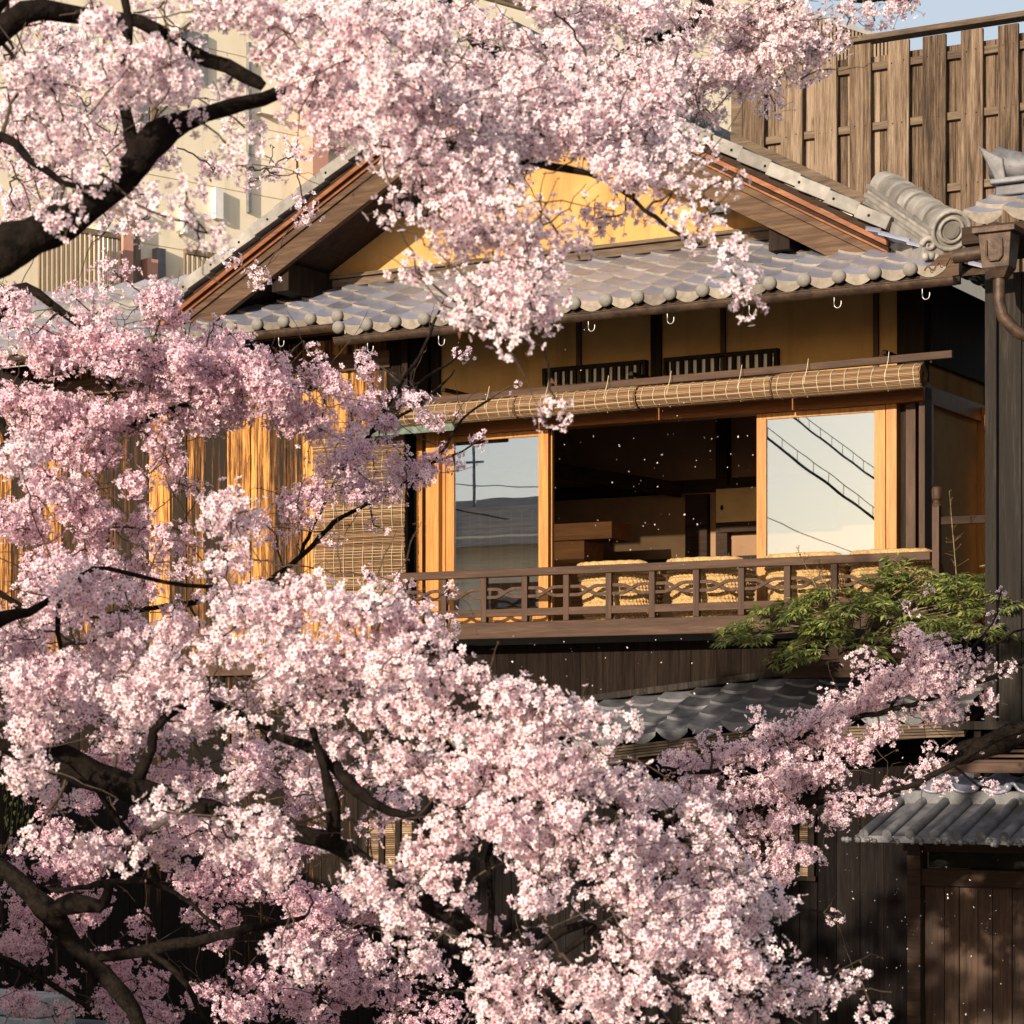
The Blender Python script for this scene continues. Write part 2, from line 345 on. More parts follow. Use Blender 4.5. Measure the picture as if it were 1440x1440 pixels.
def lathe(mb, c, prof, n=14):
    mb.grid(lambda a, t: (c[0]+prof[int(round(t*(len(prof)-1)))][0]*math.cos(2*math.pi*a), c[1]+prof[int(round(t*(len(prof)-1)))][0]*math.sin(2*math.pi*a), c[2]+prof[int(round(t*(len(prof)-1)))][1]), n, len(prof)-1, True, True)
w = MB(); w.box(2.842, 2.898, BD-.028, BD+.028, 3.4, 4.40)
lathe(w, (2.87, BD, 4.40), [(.036, 0), (.038, .012), (.027, .025), (.026, .045), (.036, .055), (.040, .08), (.040, .13), (.034, .145), (.018, .15), (0.001, .152)], 8)
w.build('finial_post', M['rail_v'], b, .004)
w = MB(); w.box(2.91, 3.5, BD-.02, BD+.02, 4.26, 4.32); w.build('end_rail', M['darkwood_h'], b, .004); w = MB(); w.box(2.91, 3.5, BD-.02, BD+.02, 3.66, 3.72); w.build('end_rail', M['darkwood_h'], b, .004)
# posts and beams of the facade
def post(u0, u1, d0, d1, z0, z1, m='frame', nm='post'):
    q = MB(); q.box(u0, u1, d0, d1, z0, z1); return q.build(nm, M[m], T, .004)
post(PU(570), PU(578), -.06, .1, 3.46, 6.2, 'darkwood')
post(PU(588), PU(596), -.03, .03, 3.6, 5.42); post(PU(606), PU(624), -.09, .05, 3.6, 5.42)
post(PU(624)+.002, PU(628), -.03, .03, 3.6, 5.42)
post(PU(1247), PU(1262), -.02, .1, 3.62, 5.42, 'frame'); post(PU(1262)+.002, PU(1272), .06, .1, 3.62, 5.42, 'darkwood')
post(PU(1272)+.002, PU(1286), .02, .1, 3.62, 5.42, 'rail_v'); post(PU(1286)+.002, PU(1294), .1, .2, 3.62, 5.42, 'black')
post(PU(1294)+.002, PU(1303), -.04, .12, 3.62, 5.42, 'rail_v')
w = MB(); w.box(PU(600), PU(1303), -.07, .1, 5.302, 5.46); w.build('lintel', M['frame_h'], T, .005)
w = MB(); w.box(PU(600), PU(1303), -.05, .12, BZ+.002, 3.668); w.build('sill', M['frame_h'], T, .004)
# sliding windows
def window(x0, x1, d, rails=()):
    f = MB(); a, c = PU(x0, d), PU(x1, d); s = .085; z0, z1 = 3.67, 5.3
    f.box(a, a+s, d-.018, d+.018, z0, z1); f.box(c-s*1.1, c, d-.018, d+.018, z0, z1)
    f.box(a+s, c-s*1.1, d-.016, d+.016, z0, z0+.11); f.box(a+s, c-s*1.1, d-.016, d+.016, z1-.05, z1)
    o = f.build('window', M['frame'], T, .004); o['label'] = 'glazed sliding window reflecting a pale sky'
    q = MB(); q.box(a+s, c-s*1.1, d-.003, d+.003, z0+.11, z1-.05); q.build('pane', M['glass'], o); return o
window(628, 772, .0); window(1065, 1246, .0)
f = MB(); f.box(PU(772), PU(778, .05), .03, .07, 3.67, 5.3); f.box(PU(757, .05), PU(762, .05), .03, .07, 3.67, 5.3); f.build('window_stile', M['frame'], T, .003)
w = MB(); q0, q1 = PU(640, .12), PU(756, .12)
for i in range(74): z = 3.69+i*.0135; w.tube([(q0, .12+random.uniform(-.002, .002), z), ((q0+q1)/2, .12, z+random.uniform(-.002, .002)), (q1, .12, z)], .0057, 4)
o = w.build('inner_reed_screen', M['bamboo'], T)
w = MB()
for i in range(8): u = q0+.05+(q1-q0-.1)*i/7; w.tube([(u, .113, 3.69+.05*j) for j in range(20)], .002, 4)
w.build('screen_string', M['string'], o)
# narrow dark window left of the post
f = MB(); f.box(PU(578), PU(606), .05, .055, 3.62, 5.42); f.build('side_pane', M['black'], T)
f = MB()
for z in (4.45, 4.55, 5.05):
    f = MB(); f.box(PU(578), PU(606), .02, .045, z, z+.02); f.build('side_lattice', M['rail'], T)
# return wall of the bay with its side window
f = MB(); f.box(2.44, 2.5, .12, .2, 3.62, 5.42); f.build('side_post', M['frame'], T, .004); f = MB(); f.box(2.44, 2.60, 1.34, 1.46, 3.62, 5.42); f.build('side_post', M['frame'], T, .004)
f = MB(); f.box(2.44, 2.505, .12, 1.46, 5.3, 5.44); f.build('side_rail', M['frame_h'], T, .004); f = MB(); f.box(2.44, 2.505, .12, 1.46, 3.5, 3.7); f.build('side_rail', M['frame_h'], T, .004)
f = MB(); f.box(2.455, 2.46, .2, 1.36, 3.7, 5.3); o = f.build('side_panel', M['paper'], T)
f = MB(); f.box(2.44, 2.48, .1, 3, 5.44, 5.62); f.build('side_plaster', M['plaster'], T)
f = MB(); f.box(2.4, 2.5, 1.46, 3.2, 0, 6.2); f.build('side_wall', M['darkwood'], T); f = MB(); f.box(2.4, 2.52, .101, 3.2, 5.62, 6.3); f.build('upper_side_wall', M['darkwood'], T)
f = MB(); f.box(2.3, 2.5, -.2, 3.2, 0, 3.5); f.build('base_side_wall', M['char'], T)
# transom wall above the windows
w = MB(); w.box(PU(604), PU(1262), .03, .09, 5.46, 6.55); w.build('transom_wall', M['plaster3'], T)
for x, hw, m in ((612, .045, 'darkwood'), (813, .022, 'rail_v'), (922, .05, 'darkwood'), (1016, .022, 'rail_v'), (1231, .022, 'rail_v')):
    u = PU(x); post(u-hw, u+hw, -.0, .03-.002, 5.46, 6.5, m, 'transom_post')
post(PU(1262)+.002, 2.5, -.02, .1, 5.46, 6.6, 'darkwood', 'corner_post'); post(-2.5, PU(604), -.02, .1, 5.46, 6.4, 'brownwall', 'corner_board')
for x0, x1 in ((765, 910), (935, 1095)):
    v0, v1 = PU(x0), PU(x1); f = MB(); z0, z1 = 5.60, 5.82
    f.box(v0, v1, -.035, .028, z1-.03, z1); f.box(v0, v1, -.035, .028, z0, z0+.03); f.box(v0, v0+.03, -.034, .027, z0+.03, z1-.03); f.box(v1-.03, v1, -.034, .027, z0+.03, z1-.03)
    n = int((v1-v0)/.075)
    for i in range(1, n): u = v0+(v1-v0)*i/n; f.box(u-.017, u+.017, -.02, .015, z0+.03, z1-.03)
    o = f.build('vent_grille', M['darkwood'], T, .002)
    f = MB(); f.box(v0+.03, v1-.03, .018, .026, z0+.03, z1-.03); f.build('backing_paper', M['white'], o)
# batten the blinds hang from
w = MB(); w.bar((-1.86, -.37, 5.565), (2.86, -.37, 5.595), .045, .06); w.build('blind_batten', M['rail'], T, .006)
for u in (-1.7, .1, 2.3):
    w = MB(); w.box(u-.02, u+.02, -.37, .03, 5.64, 5.67); w.build('batten_bracket', M['darkwood'], T)
# interior room
r = thing('room', None, None, (0, 0, 0)); r.parent = T; r.location = (0, 0, 0); r.rotation_euler = (0, 0, 0); OFF['room'] = (0, 0, 0)
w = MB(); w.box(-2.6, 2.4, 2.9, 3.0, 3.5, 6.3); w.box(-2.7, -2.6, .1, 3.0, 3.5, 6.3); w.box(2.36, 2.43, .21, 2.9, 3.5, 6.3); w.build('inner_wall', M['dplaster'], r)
w = MB(); w.box(-2.6, 2.36, .1, 2.9, 3.55, 3.6); w.build('inner_floor', M['door'], r)
w = MB(); w.box(-2.6, 2.36, .1, 2.9, 5.75, 5.8); w.build('ceiling', M['darkwood_h'], r)
w = MB(); w.box(-2.6, 2.36, 2.84, 2.899, 5.02, 5.14); w.box(-2.6, 2.36, 2.84, 2.899, 4.35, 4.4); w.box(-.62, -.5, 2.8, 2.899, 3.6, 5.75)
w.box(-.95, -.72, 2.82, 2.899, 3.6, 5.0); w.bar((-2.5, 1.2, 5.3), (-1.0, 2.84, 5.05), .05, .14); w.build('inner_beam', M['darkwood_h'], r, .004)
w = MB(); w.box(-.57, .62, 2.78, 2.81, 4.62, 5.06); w.build('cupboard_frame', M['darkwood_h'], r, .004)
pu0, pz1 = P(1007, 688, 2.77); pu1, pz0 = P(1072, 732, 2.77)
w = MB(); w.box(pu0, pu1, 2.765, 2.778, pz0, pz1); o = w.build('cupboard_door', M['paper'], T, .002)
hu, hz = P(1015, 714, 2.76); w = MB(); w.ball((hu, 2.762, hz), .022, 10, 6, (.7, .3, 1.2)); w.build('door_pull', M['black'], o)
w = MB(); w.box(.1-.6, .9, 2.5, 2.79, 4.22, 4.26); w.build('shelf', M['darkwood_h'], r, .003)

# eave roof
A = Vector((PU(1238, .0), .0, P(1238, 290, .0)[1])); B = Vector((PU(1328, -.98), -.98, P(1328, 352, -.98)[1]))
SL, ZE = .45, 6.10
zf = lambda u, d: ZE+SL*(d+1.2)
hip = lambda u, d: u < B.x+(A.x-B.x)/(A.y-B.y)*(d-B.y)+.1
e = thing('eave_roof', None, None, (0, 0, 0)); e.parent = T; e.location = (0, 0, 0); e.rotation_euler = (0, 0, 0); OFF['eave_roof'] = (0, 0, 0)
ub = 2.865-.042
w = MB(); w2 = MB(); tiles(w, w2, ub-18*.28, ub+.28, -1.2, .3, zf, clip=hip); tiles(w, w2, ub-44*.28, ub-18*.28, -.8, .3, zf); w.build('roof_tiles', M['tile'], e); w2.build('tile_edges', M['tile_e'], e)
ball0 = None
for k in range(0, 44):
    d_ = -1.2 if k <= 18 else -.8; u = ub+.042-k*.28; c_ = (u-.03, d_-.02, zf(u, d_)+.005)
    if ball0 is None: w = MB(); w.ball(c_, .055, 16, 10, (1, .75, 1)); ball0 = w.build('eave_end_disc', M['tile_l'], e); bc = c_
    else:
        q = ball0.copy(); COL.objects.link(q); q.parent = e; q.location = tuple(c_[i]-bc[i] for i in range(3))
w = MB(); w.add([(3.4, -1.14, ZE-.07), (-2.22, -1.14, ZE-.07), (-2.22, .3, ZE+.575), (3.4, .3, ZE+.575)], [(0, 1, 2, 3)])
w.add([(-2.22, -.74, ZE+.11), (-9.6, -.74, ZE+.11), (-9.6, .3, ZE+.575), (-2.22, .3, ZE+.575)], [(0, 1, 2, 3)])
w.add([(-2.22, -1.14, ZE-.07), (-2.22, -.74, ZE+.11), (-2.22, -.74, ZE-.07)], [(0, 1, 2)])
w.build('soffit', M['soffit'], e)
w = MB(); u = 2.9
while u > -9.5:
    d0 = -1.1 if u > -2.2 else -.7; w.bar((u, d0, ZE-.11+SL*(d0+1.14)), (u, .05, ZE-.11+SL*1.19), .05, .06); u -= .42
w.build('rafter', M['soffit'], e)
w = MB(); w.box(-2.2, 3.2, -1.17, -1.142, ZE-.13, ZE-.045); w.box(-9.6, -2.2, -.77, -.742, ZE+.05, ZE+.135); w.build('fascia', M['darkwood_h'], e)
def gutter(u0, u1, d, z):
    q = MB(); n = 10
    q.grid(lambda a, t: (u0+(u1-u0)*t, d-.052*math.cos(math.pi*a), z-.058*math.sin(math.pi*a)), n, 24)
    q.grid(lambda a, t: (u0+(u1-u0)*t, d-.048*math.cos(math.pi*a), z-.054*math.sin(math.pi*a)), n, 24)
    for uu in (u0, u1): q.add([(uu, d-.052*math.cos(math.pi*k/n), z-.058*math.sin(math.pi*k/n)) for k in range(n+1)], [tuple(range(n+1))])
    q.tube([(u0, d-.052, z), (u1, d-.052, z)], .006, 6); o = q.build('gutter', M['copper'], T)
    for k in range(int((u1-u0)/.7)+1):
        uu = u1-.25-k*.69
        if uu < u0: break
        h = MB(); h.tube([(uu, d, z-.06), (uu, d, z-.11)]+[(uu+.028-.028*math.cos(t), d, z-.11-.03*math.sin(t)) for t in np.linspace(0, math.pi, 8)]+[(uu+.056, d, z-.09)], .0042, 6)
        h.build('hook', M['metal_w'], o)
gutter(-2.19, 3.2, -1.27, 6.0); gutter(-9.6, -2.12, -.87, 6.2)
# corner ridge with its ornamental end tile
hr = thing('corner_ridge', None, None, (0, 0, 0)); hr.parent = T; hr.location = (0, 0, 0); hr.rotation_euler = (0, 0, 0); OFF['corner_ridge'] = (0, 0, 0)
ax = (B-A).normalized(); sdv = ax.cross(Vector((0, 0, 1))).normalized(); upv = sdv.cross(ax)
w = MB()
for i, (ww, h0, h1) in enumerate(((.30, -.16, .03), (.26, .032, .068), (.30, .07, .10), (.25, .102, .138), (.29, .14, .168))):
    w.bar(A+upv*(h0+h1)/2, B+upv*(h0+h1)/2, ww, h1-h0, upv)
for i in range(7):
    a0 = A+(B-A)*i/7; a1 = A+(B-A)*(i+1.12)/7
    def capf(a, t, a0=a0, a1=a1, i=i):
        p = a0+(a1-a0)*t; rr = .112+.024*t; th = math.pi*a
        return p+sdv*rr*math.cos(th)+upv*(.168+rr*.95*math.sin(th))
    w.grid(capf, 14, 2)
    w.add([B*0+capf(k/14, 1) for k in range(15)]+[a1+upv*.168], [(k, k+1, 15) for k in range(14)])
w.build('ridge_tiles', M['tile_l'], hr, 0)
w = MB()
for i in range(1, 7):
    a1 = A+(B-A)*i/7; w.tube([a1+sdv*.127*math.cos(t_)+upv*(.168+.121*math.sin(t_)) for t_ in np.linspace(0, math.pi, 16)], .006, 5)
    w.add([a1, a1+ax*.001, a1+upv*.001], [(0, 1, 2)])
w.build('tile_joints', M['tile_d'], hr)
w = MB(); c0 = B+ax*.03
def ring(rad, r, off, z=.165, n=20): w.tube([c0+ax*off+sdv*rad*math.cos(t)+upv*(z+rad*math.sin(t)) for t in np.linspace(0, 2*math.pi, n)], r, 6, False)
def disc(rad, off0, off1, z=.165, n=20):
    V = [c0+ax*off0+sdv*rad*math.cos(2*math.pi*k/n)+upv*(z+rad*math.sin(2*math.pi*k/n)) for k in range(n)]
    V2 = [c0+ax*off1+sdv*rad*math.cos(2*math.pi*k/n)+upv*(z+rad*math.sin(2*math.pi*k/n)) for k in range(n)]
    w.add(V+V2, [tuple(range(n)), tuple(range(2*n-1, n-1, -1))]+[(k, (k+1) % n, n+(k+1) % n, n+k) for k in range(n)])
disc(.15, -.03, .035); ring(.142, .018, .04); ring(.09, .014, .04); disc(.06, .03, .05)
w.bar(c0-ax*.02+upv*.02, c0+ax*.03+upv*.02, .36, .12, upv)
for sg in (1, -1):
    w.tube([c0+ax*.03+sdv*sg*(.15+.055*math.cos(t)*(1-t/9))+upv*(.05+.055*math.sin(t)*(1-t/9)) for t in np.linspace(0, 7, 22)], np.linspace(.026, .012, 22), 7)
    for k in range(4):
        w.ball(c0+ax*.03+sdv*sg*(.03+k*.045)+upv*(-.03-.01*(k % 2)), .03, 8, 6)
w.build('end_tile', M['tile_l'], hr)
w = MB(); w.prism([(2.9, 6.02), (3.2, 6.03), (3.2, 6.22), (3.05, 6.19), (2.98, 6.13), (2.9, 6.1)], -1.19, -1.12); o = w.build('carved_board', M['barge'], T, .004)
w = MB(); w.tube([(2.94+.24*t, -1.195, 6.085+.07*t+.022*math.sin(t*17)) for t in np.linspace(0, 1, 40)], .0075, 6)
for k in range(3): w.tube([(3.0+.075*k+.02*math.cos(t)*(1-t/8), -1.195, 6.075+.03*k+.02*math.sin(t)*(1-t/8)) for t in np.linspace(0, 6, 20)], .006, 5)
w.build('cloud_carving', M['barge'], o)
w = MB(); w2 = MB(); tiles(w, w2, 0, .28*14, 0, 1.0, lambda a, b_: 6.05+.42*b_, w=.28)
for q in (w, w2): q.v = [(3.42-b_, -1.0+a, z) for (a, b_, z) in q.v]
w.build('side_roof_tiles', M['tile'], e); w2.build('tile_edges', M['tile_e'], e)

# gable
gb = thing('gable', None, None, (0, 0, 0)); gb.parent = T; gb.location = (0, 0, 0); gb.rotation_euler = (0, 0, 0); OFF['gable'] = (0, 0, 0)
GD = .3; pk = (-1.039, 8.561); Lf = (-4.75, 6.53); Rt = (2.42, 6.64)
def gz(u): return pk[1]+(Lf[1]-pk[1])*(pk[0]-u)/(pk[0]-Lf[0]) if u < pk[0] else pk[1]+(Rt[1]-pk[1])*(u-pk[0])/(Rt[0]-pk[0])
w = MB(); w.prism([(Lf[0], 6.3), (Rt[0], 6.3), (Rt[0], gz(Rt[0])-.2), (pk[0], pk[1]-.2), (Lf[0], gz(Lf[0])-.2)], GD, GD+.1); w.build('gable_wall', M['plaster'], gb)
w = MB(); w.box(-4.6, 2.3, GD-.05, GD-.001, 6.77, 6.84); w.box(-4.6, 2.3, GD-.09, GD-.002, 6.845, 6.875); w.build('gable_base_board', M['fence_h'], gb, .003)
def slope_bar(mb, h0, h1, d0, d1, e0=0, e1=0):
    for E in (Lf, Rt):
        sg = 1 if E is Rt else -1; t = Vector((E[0]-pk[0], E[1]-pk[1])).normalized()
        a = (pk[0], pk[1]); b_ = (E[0]+t.x*e1, E[1]+t.y*e1)
        poly = [(a[0], a[1]+h0), (b_[0], b_[1]+h0), (b_[0], b_[1]+h1), (a[0], a[1]+h1)]
        mb.prism(poly if sg < 0 else poly[::-1], d0, d1)
def dark_part(nm, m, h0, h1, d0, d1, bev=.003):
    q = MB(); slope_bar(q, h0, h1, d0, d1); return q.build(nm, M[m], gb, bev)
w = MB()
for E in (Lf, Rt):
    t = Vector((E[0]-pk[0], 0, E[1]-pk[1])); n = int(t.length/.27)
    for i in range(n):
        a = Vector((pk[0], -.47, pk[1]-.055))+t*(i/n); b_ = Vector((pk[0], -.47, pk[1]-.055))+t*((i+1.06)/n); b_.z += .018
        w.bar(a, b_, .30, .105)
w.build('verge_tiles', M['tile_l'], gb, .006)
for E in (Lf, Rt):
    t = Vector((E[0]-pk[0], 0, E[1]-pk[1])); q = MB()
    for i in range(12): c = Vector((pk[0], -.622, pk[1]-.05))+t*((i+.5)/12); q.ball(c, .012, 6, 4)
    q.build('verge_nails', M['black'], gb)
dark_part('verge_shadow_board', 'darkwood_h', -.17, -.115, -.54, -.3)
dark_part('red_batten', 'rust', -.215, -.172, -.58, -.3); dark_part('verge_board', 'darkwood_h', -.25, -.217, -.54, -.3)
dark_part('thin_red_batten', 'rust', -.272, -.252, -.57, -.3); dark_part('upper_barge_board', 'barge', -.335, -.274, -.545, -.3)
dark_part('barge_board', 'barge', -.52, -.337, -.52, -.46); dark_part('gable_soffit', 'darkwood_h', -.40, -.37, -.455, .3, 0)
for u in (-3.35, 1.45, -1.04):
    q = MB(); q.box(u-.09, u+.09, -.44, .299, gz(u)-.66, gz(u)-.41); q.build('purlin_end', M['darkwood'], gb, .006)
# main roof behind the gable
w = MB(); w.add([(pk[0], -.45, pk[1]-.02), (Lf[0]-.1, -.45, Lf[1]-.09), (Lf[0]-.1, 5.5, Lf[1]-.09), (pk[0], 5.5, pk[1]-.02), (Rt[0]+.1, -.45, Rt[1]-.08), (Rt[0]+.1, 5.5, Rt[1]-.08)], [(0, 1, 2, 3), (0, 3, 5, 4)])
w.build('main_roof', M['tile_d'], gb)
w = MB(); w.box(pk[0]-.14, pk[0]+.14, -.5, 5.5, pk[1], pk[1]+.1); w.build('main_ridge', M['tile_d'], gb, .02)
# little round lamp under the right barge
lu, lz = P(997, 280, -.1)
w = MB(); w.ball((lu, .12, lz), .10, 16, 10, (1, .9, .8)); w.build('round_lamp', M['black'], gb)
w = MB(); w.grid(lambda a, t: (lu+.105*math.cos(2*math.pi*a)*(1-.25*t), .12+.1*math.sin(2*math.pi*a)*(1-.25*t), lz-.03-.05*t), 20, 3, True, True); w.build('lamp_rim', M['lamp'], gb)

# left wing ridge and roof behind the eaves
w = MB()
for i in range(4): w.box(-9.8, -4.7, .46-.012*(i % 2), .72+.012*(i % 2), 6.62+.052*i, 6.62+.052*i+.046)
w.tube([(-9.8, .58, 6.86), (-4.72, .58, 6.86)], .09, 12); w.build('wing_ridge', M['tile_l'], T, .004)
w = MB(); w2 = MB(); tiles(w, w2, -12.6, -5.6, 1.5, 3.3, lambda u, d: 6.85+.5*(d-1.5)); o = w.build('rear_wing_tiles', M['tile'], T); w2.build('tile_edges', M['tile_e'], o)
# copper hood over the hanging blind
w = MB(); (a, z1), (c, _) = P(505, 612, -.4), P(640, 606, -.4)
w.add([(a, -.45, 5.34), (-1.54, -.45, 5.34), (-1.54, .02, 5.50), (a, .02, 5.50), (a, -.45, 5.32), (-1.54, -.45, 5.31), (-1.54, .02, 5.47), (a, .02, 5.47)], [(0, 1, 2, 3), (7, 6, 5, 4), (0, 4, 5, 1), (1, 5, 6, 2), (0, 3, 7, 4)])
w.box(a, -1.53, -.465, -.452, 5.285, 5.345); w.build('copper_hood', M['verdigris'], T)

# pent roof under the balcony (it sags to the left)
pz = lambda u: float(np.interp(u, [-1.6, .43, 1.47, 3.2], [2.42, 2.63, 2.745, 2.80]))
pr = thing('pent_roof', None, None, (0, 0, 0)); pr.parent = T; pr.location = (0, 0, 0); pr.rotation_euler = (0, 0, 0); OFF['pent_roof'] = (0, 0, 0)
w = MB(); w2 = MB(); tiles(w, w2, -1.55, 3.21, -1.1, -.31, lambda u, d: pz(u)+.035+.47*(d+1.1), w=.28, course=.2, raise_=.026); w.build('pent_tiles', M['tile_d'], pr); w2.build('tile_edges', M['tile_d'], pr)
w = MB()
for k in range(26):
    u0, u1 = -1.6+k*.185, -1.6+(k+1)*.185
    w.bar((u0, -.33, pz(u0)+.445), (u1, -.33, pz(u1)+.445), .075, .055)
w.build('flashing', M['greywood'], pr, .006)
w = MB()
for j in range(5):
    for k in range(16):
        u0, u1 = -1.6+k*.3, -1.6+(k+1)*.3-.004
        w.bar((u0, -1.075+.006*j, pz(u0)-.028-.022*j), (u1, -1.075+.006*j, pz(u1)-.028-.022*j+random.uniform(-.002, .002)), .03, .017)
w.build('bamboo_fascia', M['fence_h'], pr)
w = MB(); w.add([(-1.6, -1.06, pz(-1.6)-.11), (3.2, -1.06, pz(3.2)-.11), (3.2, -.2, pz(3.2)+.28), (-1.6, -.2, pz(-1.6)+.28)], [(0, 1, 2, 3)]); w.build('pent_soffit', M['soffit'], pr)
# lattice windows of the dark lower wall
for x0, x1, y0, y1 in ((990, 1142, 1150, 1232), (515, 585, 1150, 1222), (300, 350, 1025, 1075)):
    (a, z1), (c, z0) = P(x0, y0, -.27), P(x1, y1, -.27); f = MB(); dd = -.27 if x0 > 500 else -.03
    f.box(a-.04, c+.04, dd-.03, dd+.019, z1, z1+.04); f.box(a-.04, c+.04, dd-.03, dd+.019, z0-.04, z0)
    n = max(3, int((c-a)/.13))
    for i in range(n+1): u = a+(c-a)*i/n; f.box(u-.028, u+.028, dd-.028, dd+.018, z0, z1)
    o = f.build('lattice_window', M['darkwood'], T, .003)
    f = MB(); nz = int((z1-z0)/.016)
    for i in range(nz): z = z0+(z1-z0)*i/nz; f.box(a, c, dd+.001, dd+.008, z, z+.011)
    f.build('reed_screen', M['bamboo'], o)

# ---------------------------------------------------------------- blinds
ends = [568, 730, 900, 1090, 1300]
names = ['rolled bamboo blind above the left window, its end behind the blossom twigs', 'rolled bamboo blind second from the left, partly behind a hanging blossom puff',
         'rolled bamboo blind above the dark opening, third from the left', 'rolled bamboo blind above the right window with its open spiral end showing']
for k in range(4):
    d = -.40; u0, u1 = PU(ends[k], d)+.006, PU(ends[k+1], d)-.006; z = 5.445; uc = (u0+u1)/2
    t = thing('rolled_blind', names[k], 'blind', (uc, d, z-.1), 'rolled bamboo blinds under the eave')
    rr = .088+.006*(k % 2)
    w = MB(); n = 46
    for i in range(n):
        a = 2*math.pi*i/n; r0 = rr+random.uniform(-.003, .003)
        y, zz = d+r0*math.cos(a), z+r0*math.sin(a)*.96
        w.tube([(u0+random.uniform(0, .012), y, zz), (uc, y+random.uniform(-.002, .002), zz-.004), (u1-random.uniform(0, .012), y, zz)], .0062, 5)
    w.build('roll', M['bamboo'], t)
    w = MB(); w.tube([(u0+.02, d, z), (u1-.02, d, z)], rr*.93, 20, False)
    w.build('inner_roll', M['bamboo'], t)
    for uu in (u0+.004, u1-.004):
        w = MB(); w.tube([(uu, d+rr*(1-.085*s)*math.cos(s*5), z+rr*(1-.085*s)*math.sin(s*5)) for s in np.linspace(0, 7, 60)], .004, 4)
        w.build('spiral_end', M['bamboo'], t)
    w = MB(); ns = 11
    for i in range(ns):
        uu = u0+.05+(u1-u0-.1)*i/(ns-1)
        w.tube([(uu+.004*math.sin(3*a+i), d+(rr+.007)*math.cos(a), z+(rr+.007)*math.sin(a)*.96) for a in np.linspace(0, 2*math.pi, 26)], .0028, 4, False)
    w.build('string', M['string'], t)
    for uu in (u0+.28, u1-.28):
        w = MB(); w.tube([(uu, d-.005, z+rr+.11), (uu+.006, d-.04, z+rr+.04), (uu+.004, d-rr-.008, z+.01), (uu, d-.02, z-rr-.008)], .0028, 5)
        w.build('tie_cord', M['string'], t)
(a, z1), (c, z0) = P(440, 618, -.25), P(570, 835, -.25)
t = thing('hanging_blind', 'flat brown bamboo blind hanging down beside the cedar wall', 'blind', ((a+c)/2, -.25, z0))
w = MB(); n = int((z1-z0)/.0125)
for i in range(n):
    z = z0+(z1-z0)*i/n; y = -.25+.008*math.sin(i*.11)+random.uniform(-.002, .002)
    w.tube([(a+random.uniform(0, .012), y, z), ((a+c)/2, y, z+random.uniform(-.003, .003)), (c-random.uniform(0, .012), y, z)], .0052, 4)
w.build('slats', M['bamboo'], t)
w = MB(); ns = 10
for i in range(ns):
    uu = a+.03+(c-a-.06)*i/(ns-1); w.tube([(uu, -.2585+.008*math.sin(j*1.1), z0+(z1-z0)*j/20) for j in range(21)], .0024, 4)
w.build('strings', M['string'], t)
w = MB(); w.box(a-.02, c+.02, -.265, -.235, z1, z1+.035); w.build('top_rail', M['rail'], t, .003)

# ---------------------------------------------------------------- rush chairs on the balcony
def make_chair(base, label):
    t = thing('rush_armchair', label, 'chair', (0, 0, 0), 'woven rush tub chairs behind the railing')
    w = MB(); nu, nv = 320, 90
    def shell(a, v):
        th = 2*math.pi*a; back = .5-.5*math.sin(th)            # 1 on the street side (-d)
        h = .20+.255*min(1, back*1.25)**.7; z = h*v
        k = .96+.24*(z/.5)**1.1
        row = v*h/.036; p = (a*52+(.5 if int(row) % 2 else 0)) % 1.0
        fr = row % 1.0; ch = abs(math.sin(math.pi*(p+fr*.5)))
        bump = .017*ch*math.sin(math.pi*fr)**.7
        rx, ry = .305*k+bump, .235*k+bump
        cx, sx = math.cos(th), math.sin(th); return (rx*math.copysign(abs(cx)**.75, cx), ry*math.copysign(abs(sx)**.75, sx), z)
    w.grid(shell, nu, nv, True, True); 
    w.grid(lambda a, v: tuple(np.array(shell(a, 1-v*.999))*np.array([.88, .84, 1])-np.array([0, 0, .0])), 120, 20, True, True)
    w.build('shell', M['wicker'], t)
    w = MB(); pts = []
    for i in range(80):
        p = np.array(shell(i/80, 1.0)); pts.append((p[0]*.93, p[1]*.91, p[2]+.004))
    pts.append(pts[0]); w.tube(pts, [.028+.0025*math.sin(i*1.9) for i in range(81)], 9, False); w.build('rim', M['wicker'], t)
    w = MB(); w.grid(lambda a, v: ((.29*min(1, v*1.6))*math.cos(2*math.pi*a), (.21*min(1, v*1.6))*math.sin(2*math.pi*a), .27-.06*max(0, v-.6)), 30, 8, True, True); w.build('cushion', M['cushion'], t)
    return t
cl = ['woven rush tub chair behind the railing, nearest the left glass pane', 'woven rush tub chair standing second from the left in the open window',
      'woven rush tub chair in front of the right window pane', 'woven rush tub chair half hidden behind the green shrub at the right']
c0 = make_chair((0, 0, 0), cl[0])
for k, x in enumerate((876, 1003, 1142, 1262)):
    u = PU(x, -.36)
    if k == 0: t = c0
    else:
        t = c0.copy(); COL.objects.link(t); t['label'] = cl[k]
        for ch in c0.children: q = ch.copy(); COL.objects.link(q); q.parent = t
    t.location = W2(u, -.375, BZ+.002); t.rotation_euler = (0, 0, ROT+(-.06, .05, -.03, .09)[k])

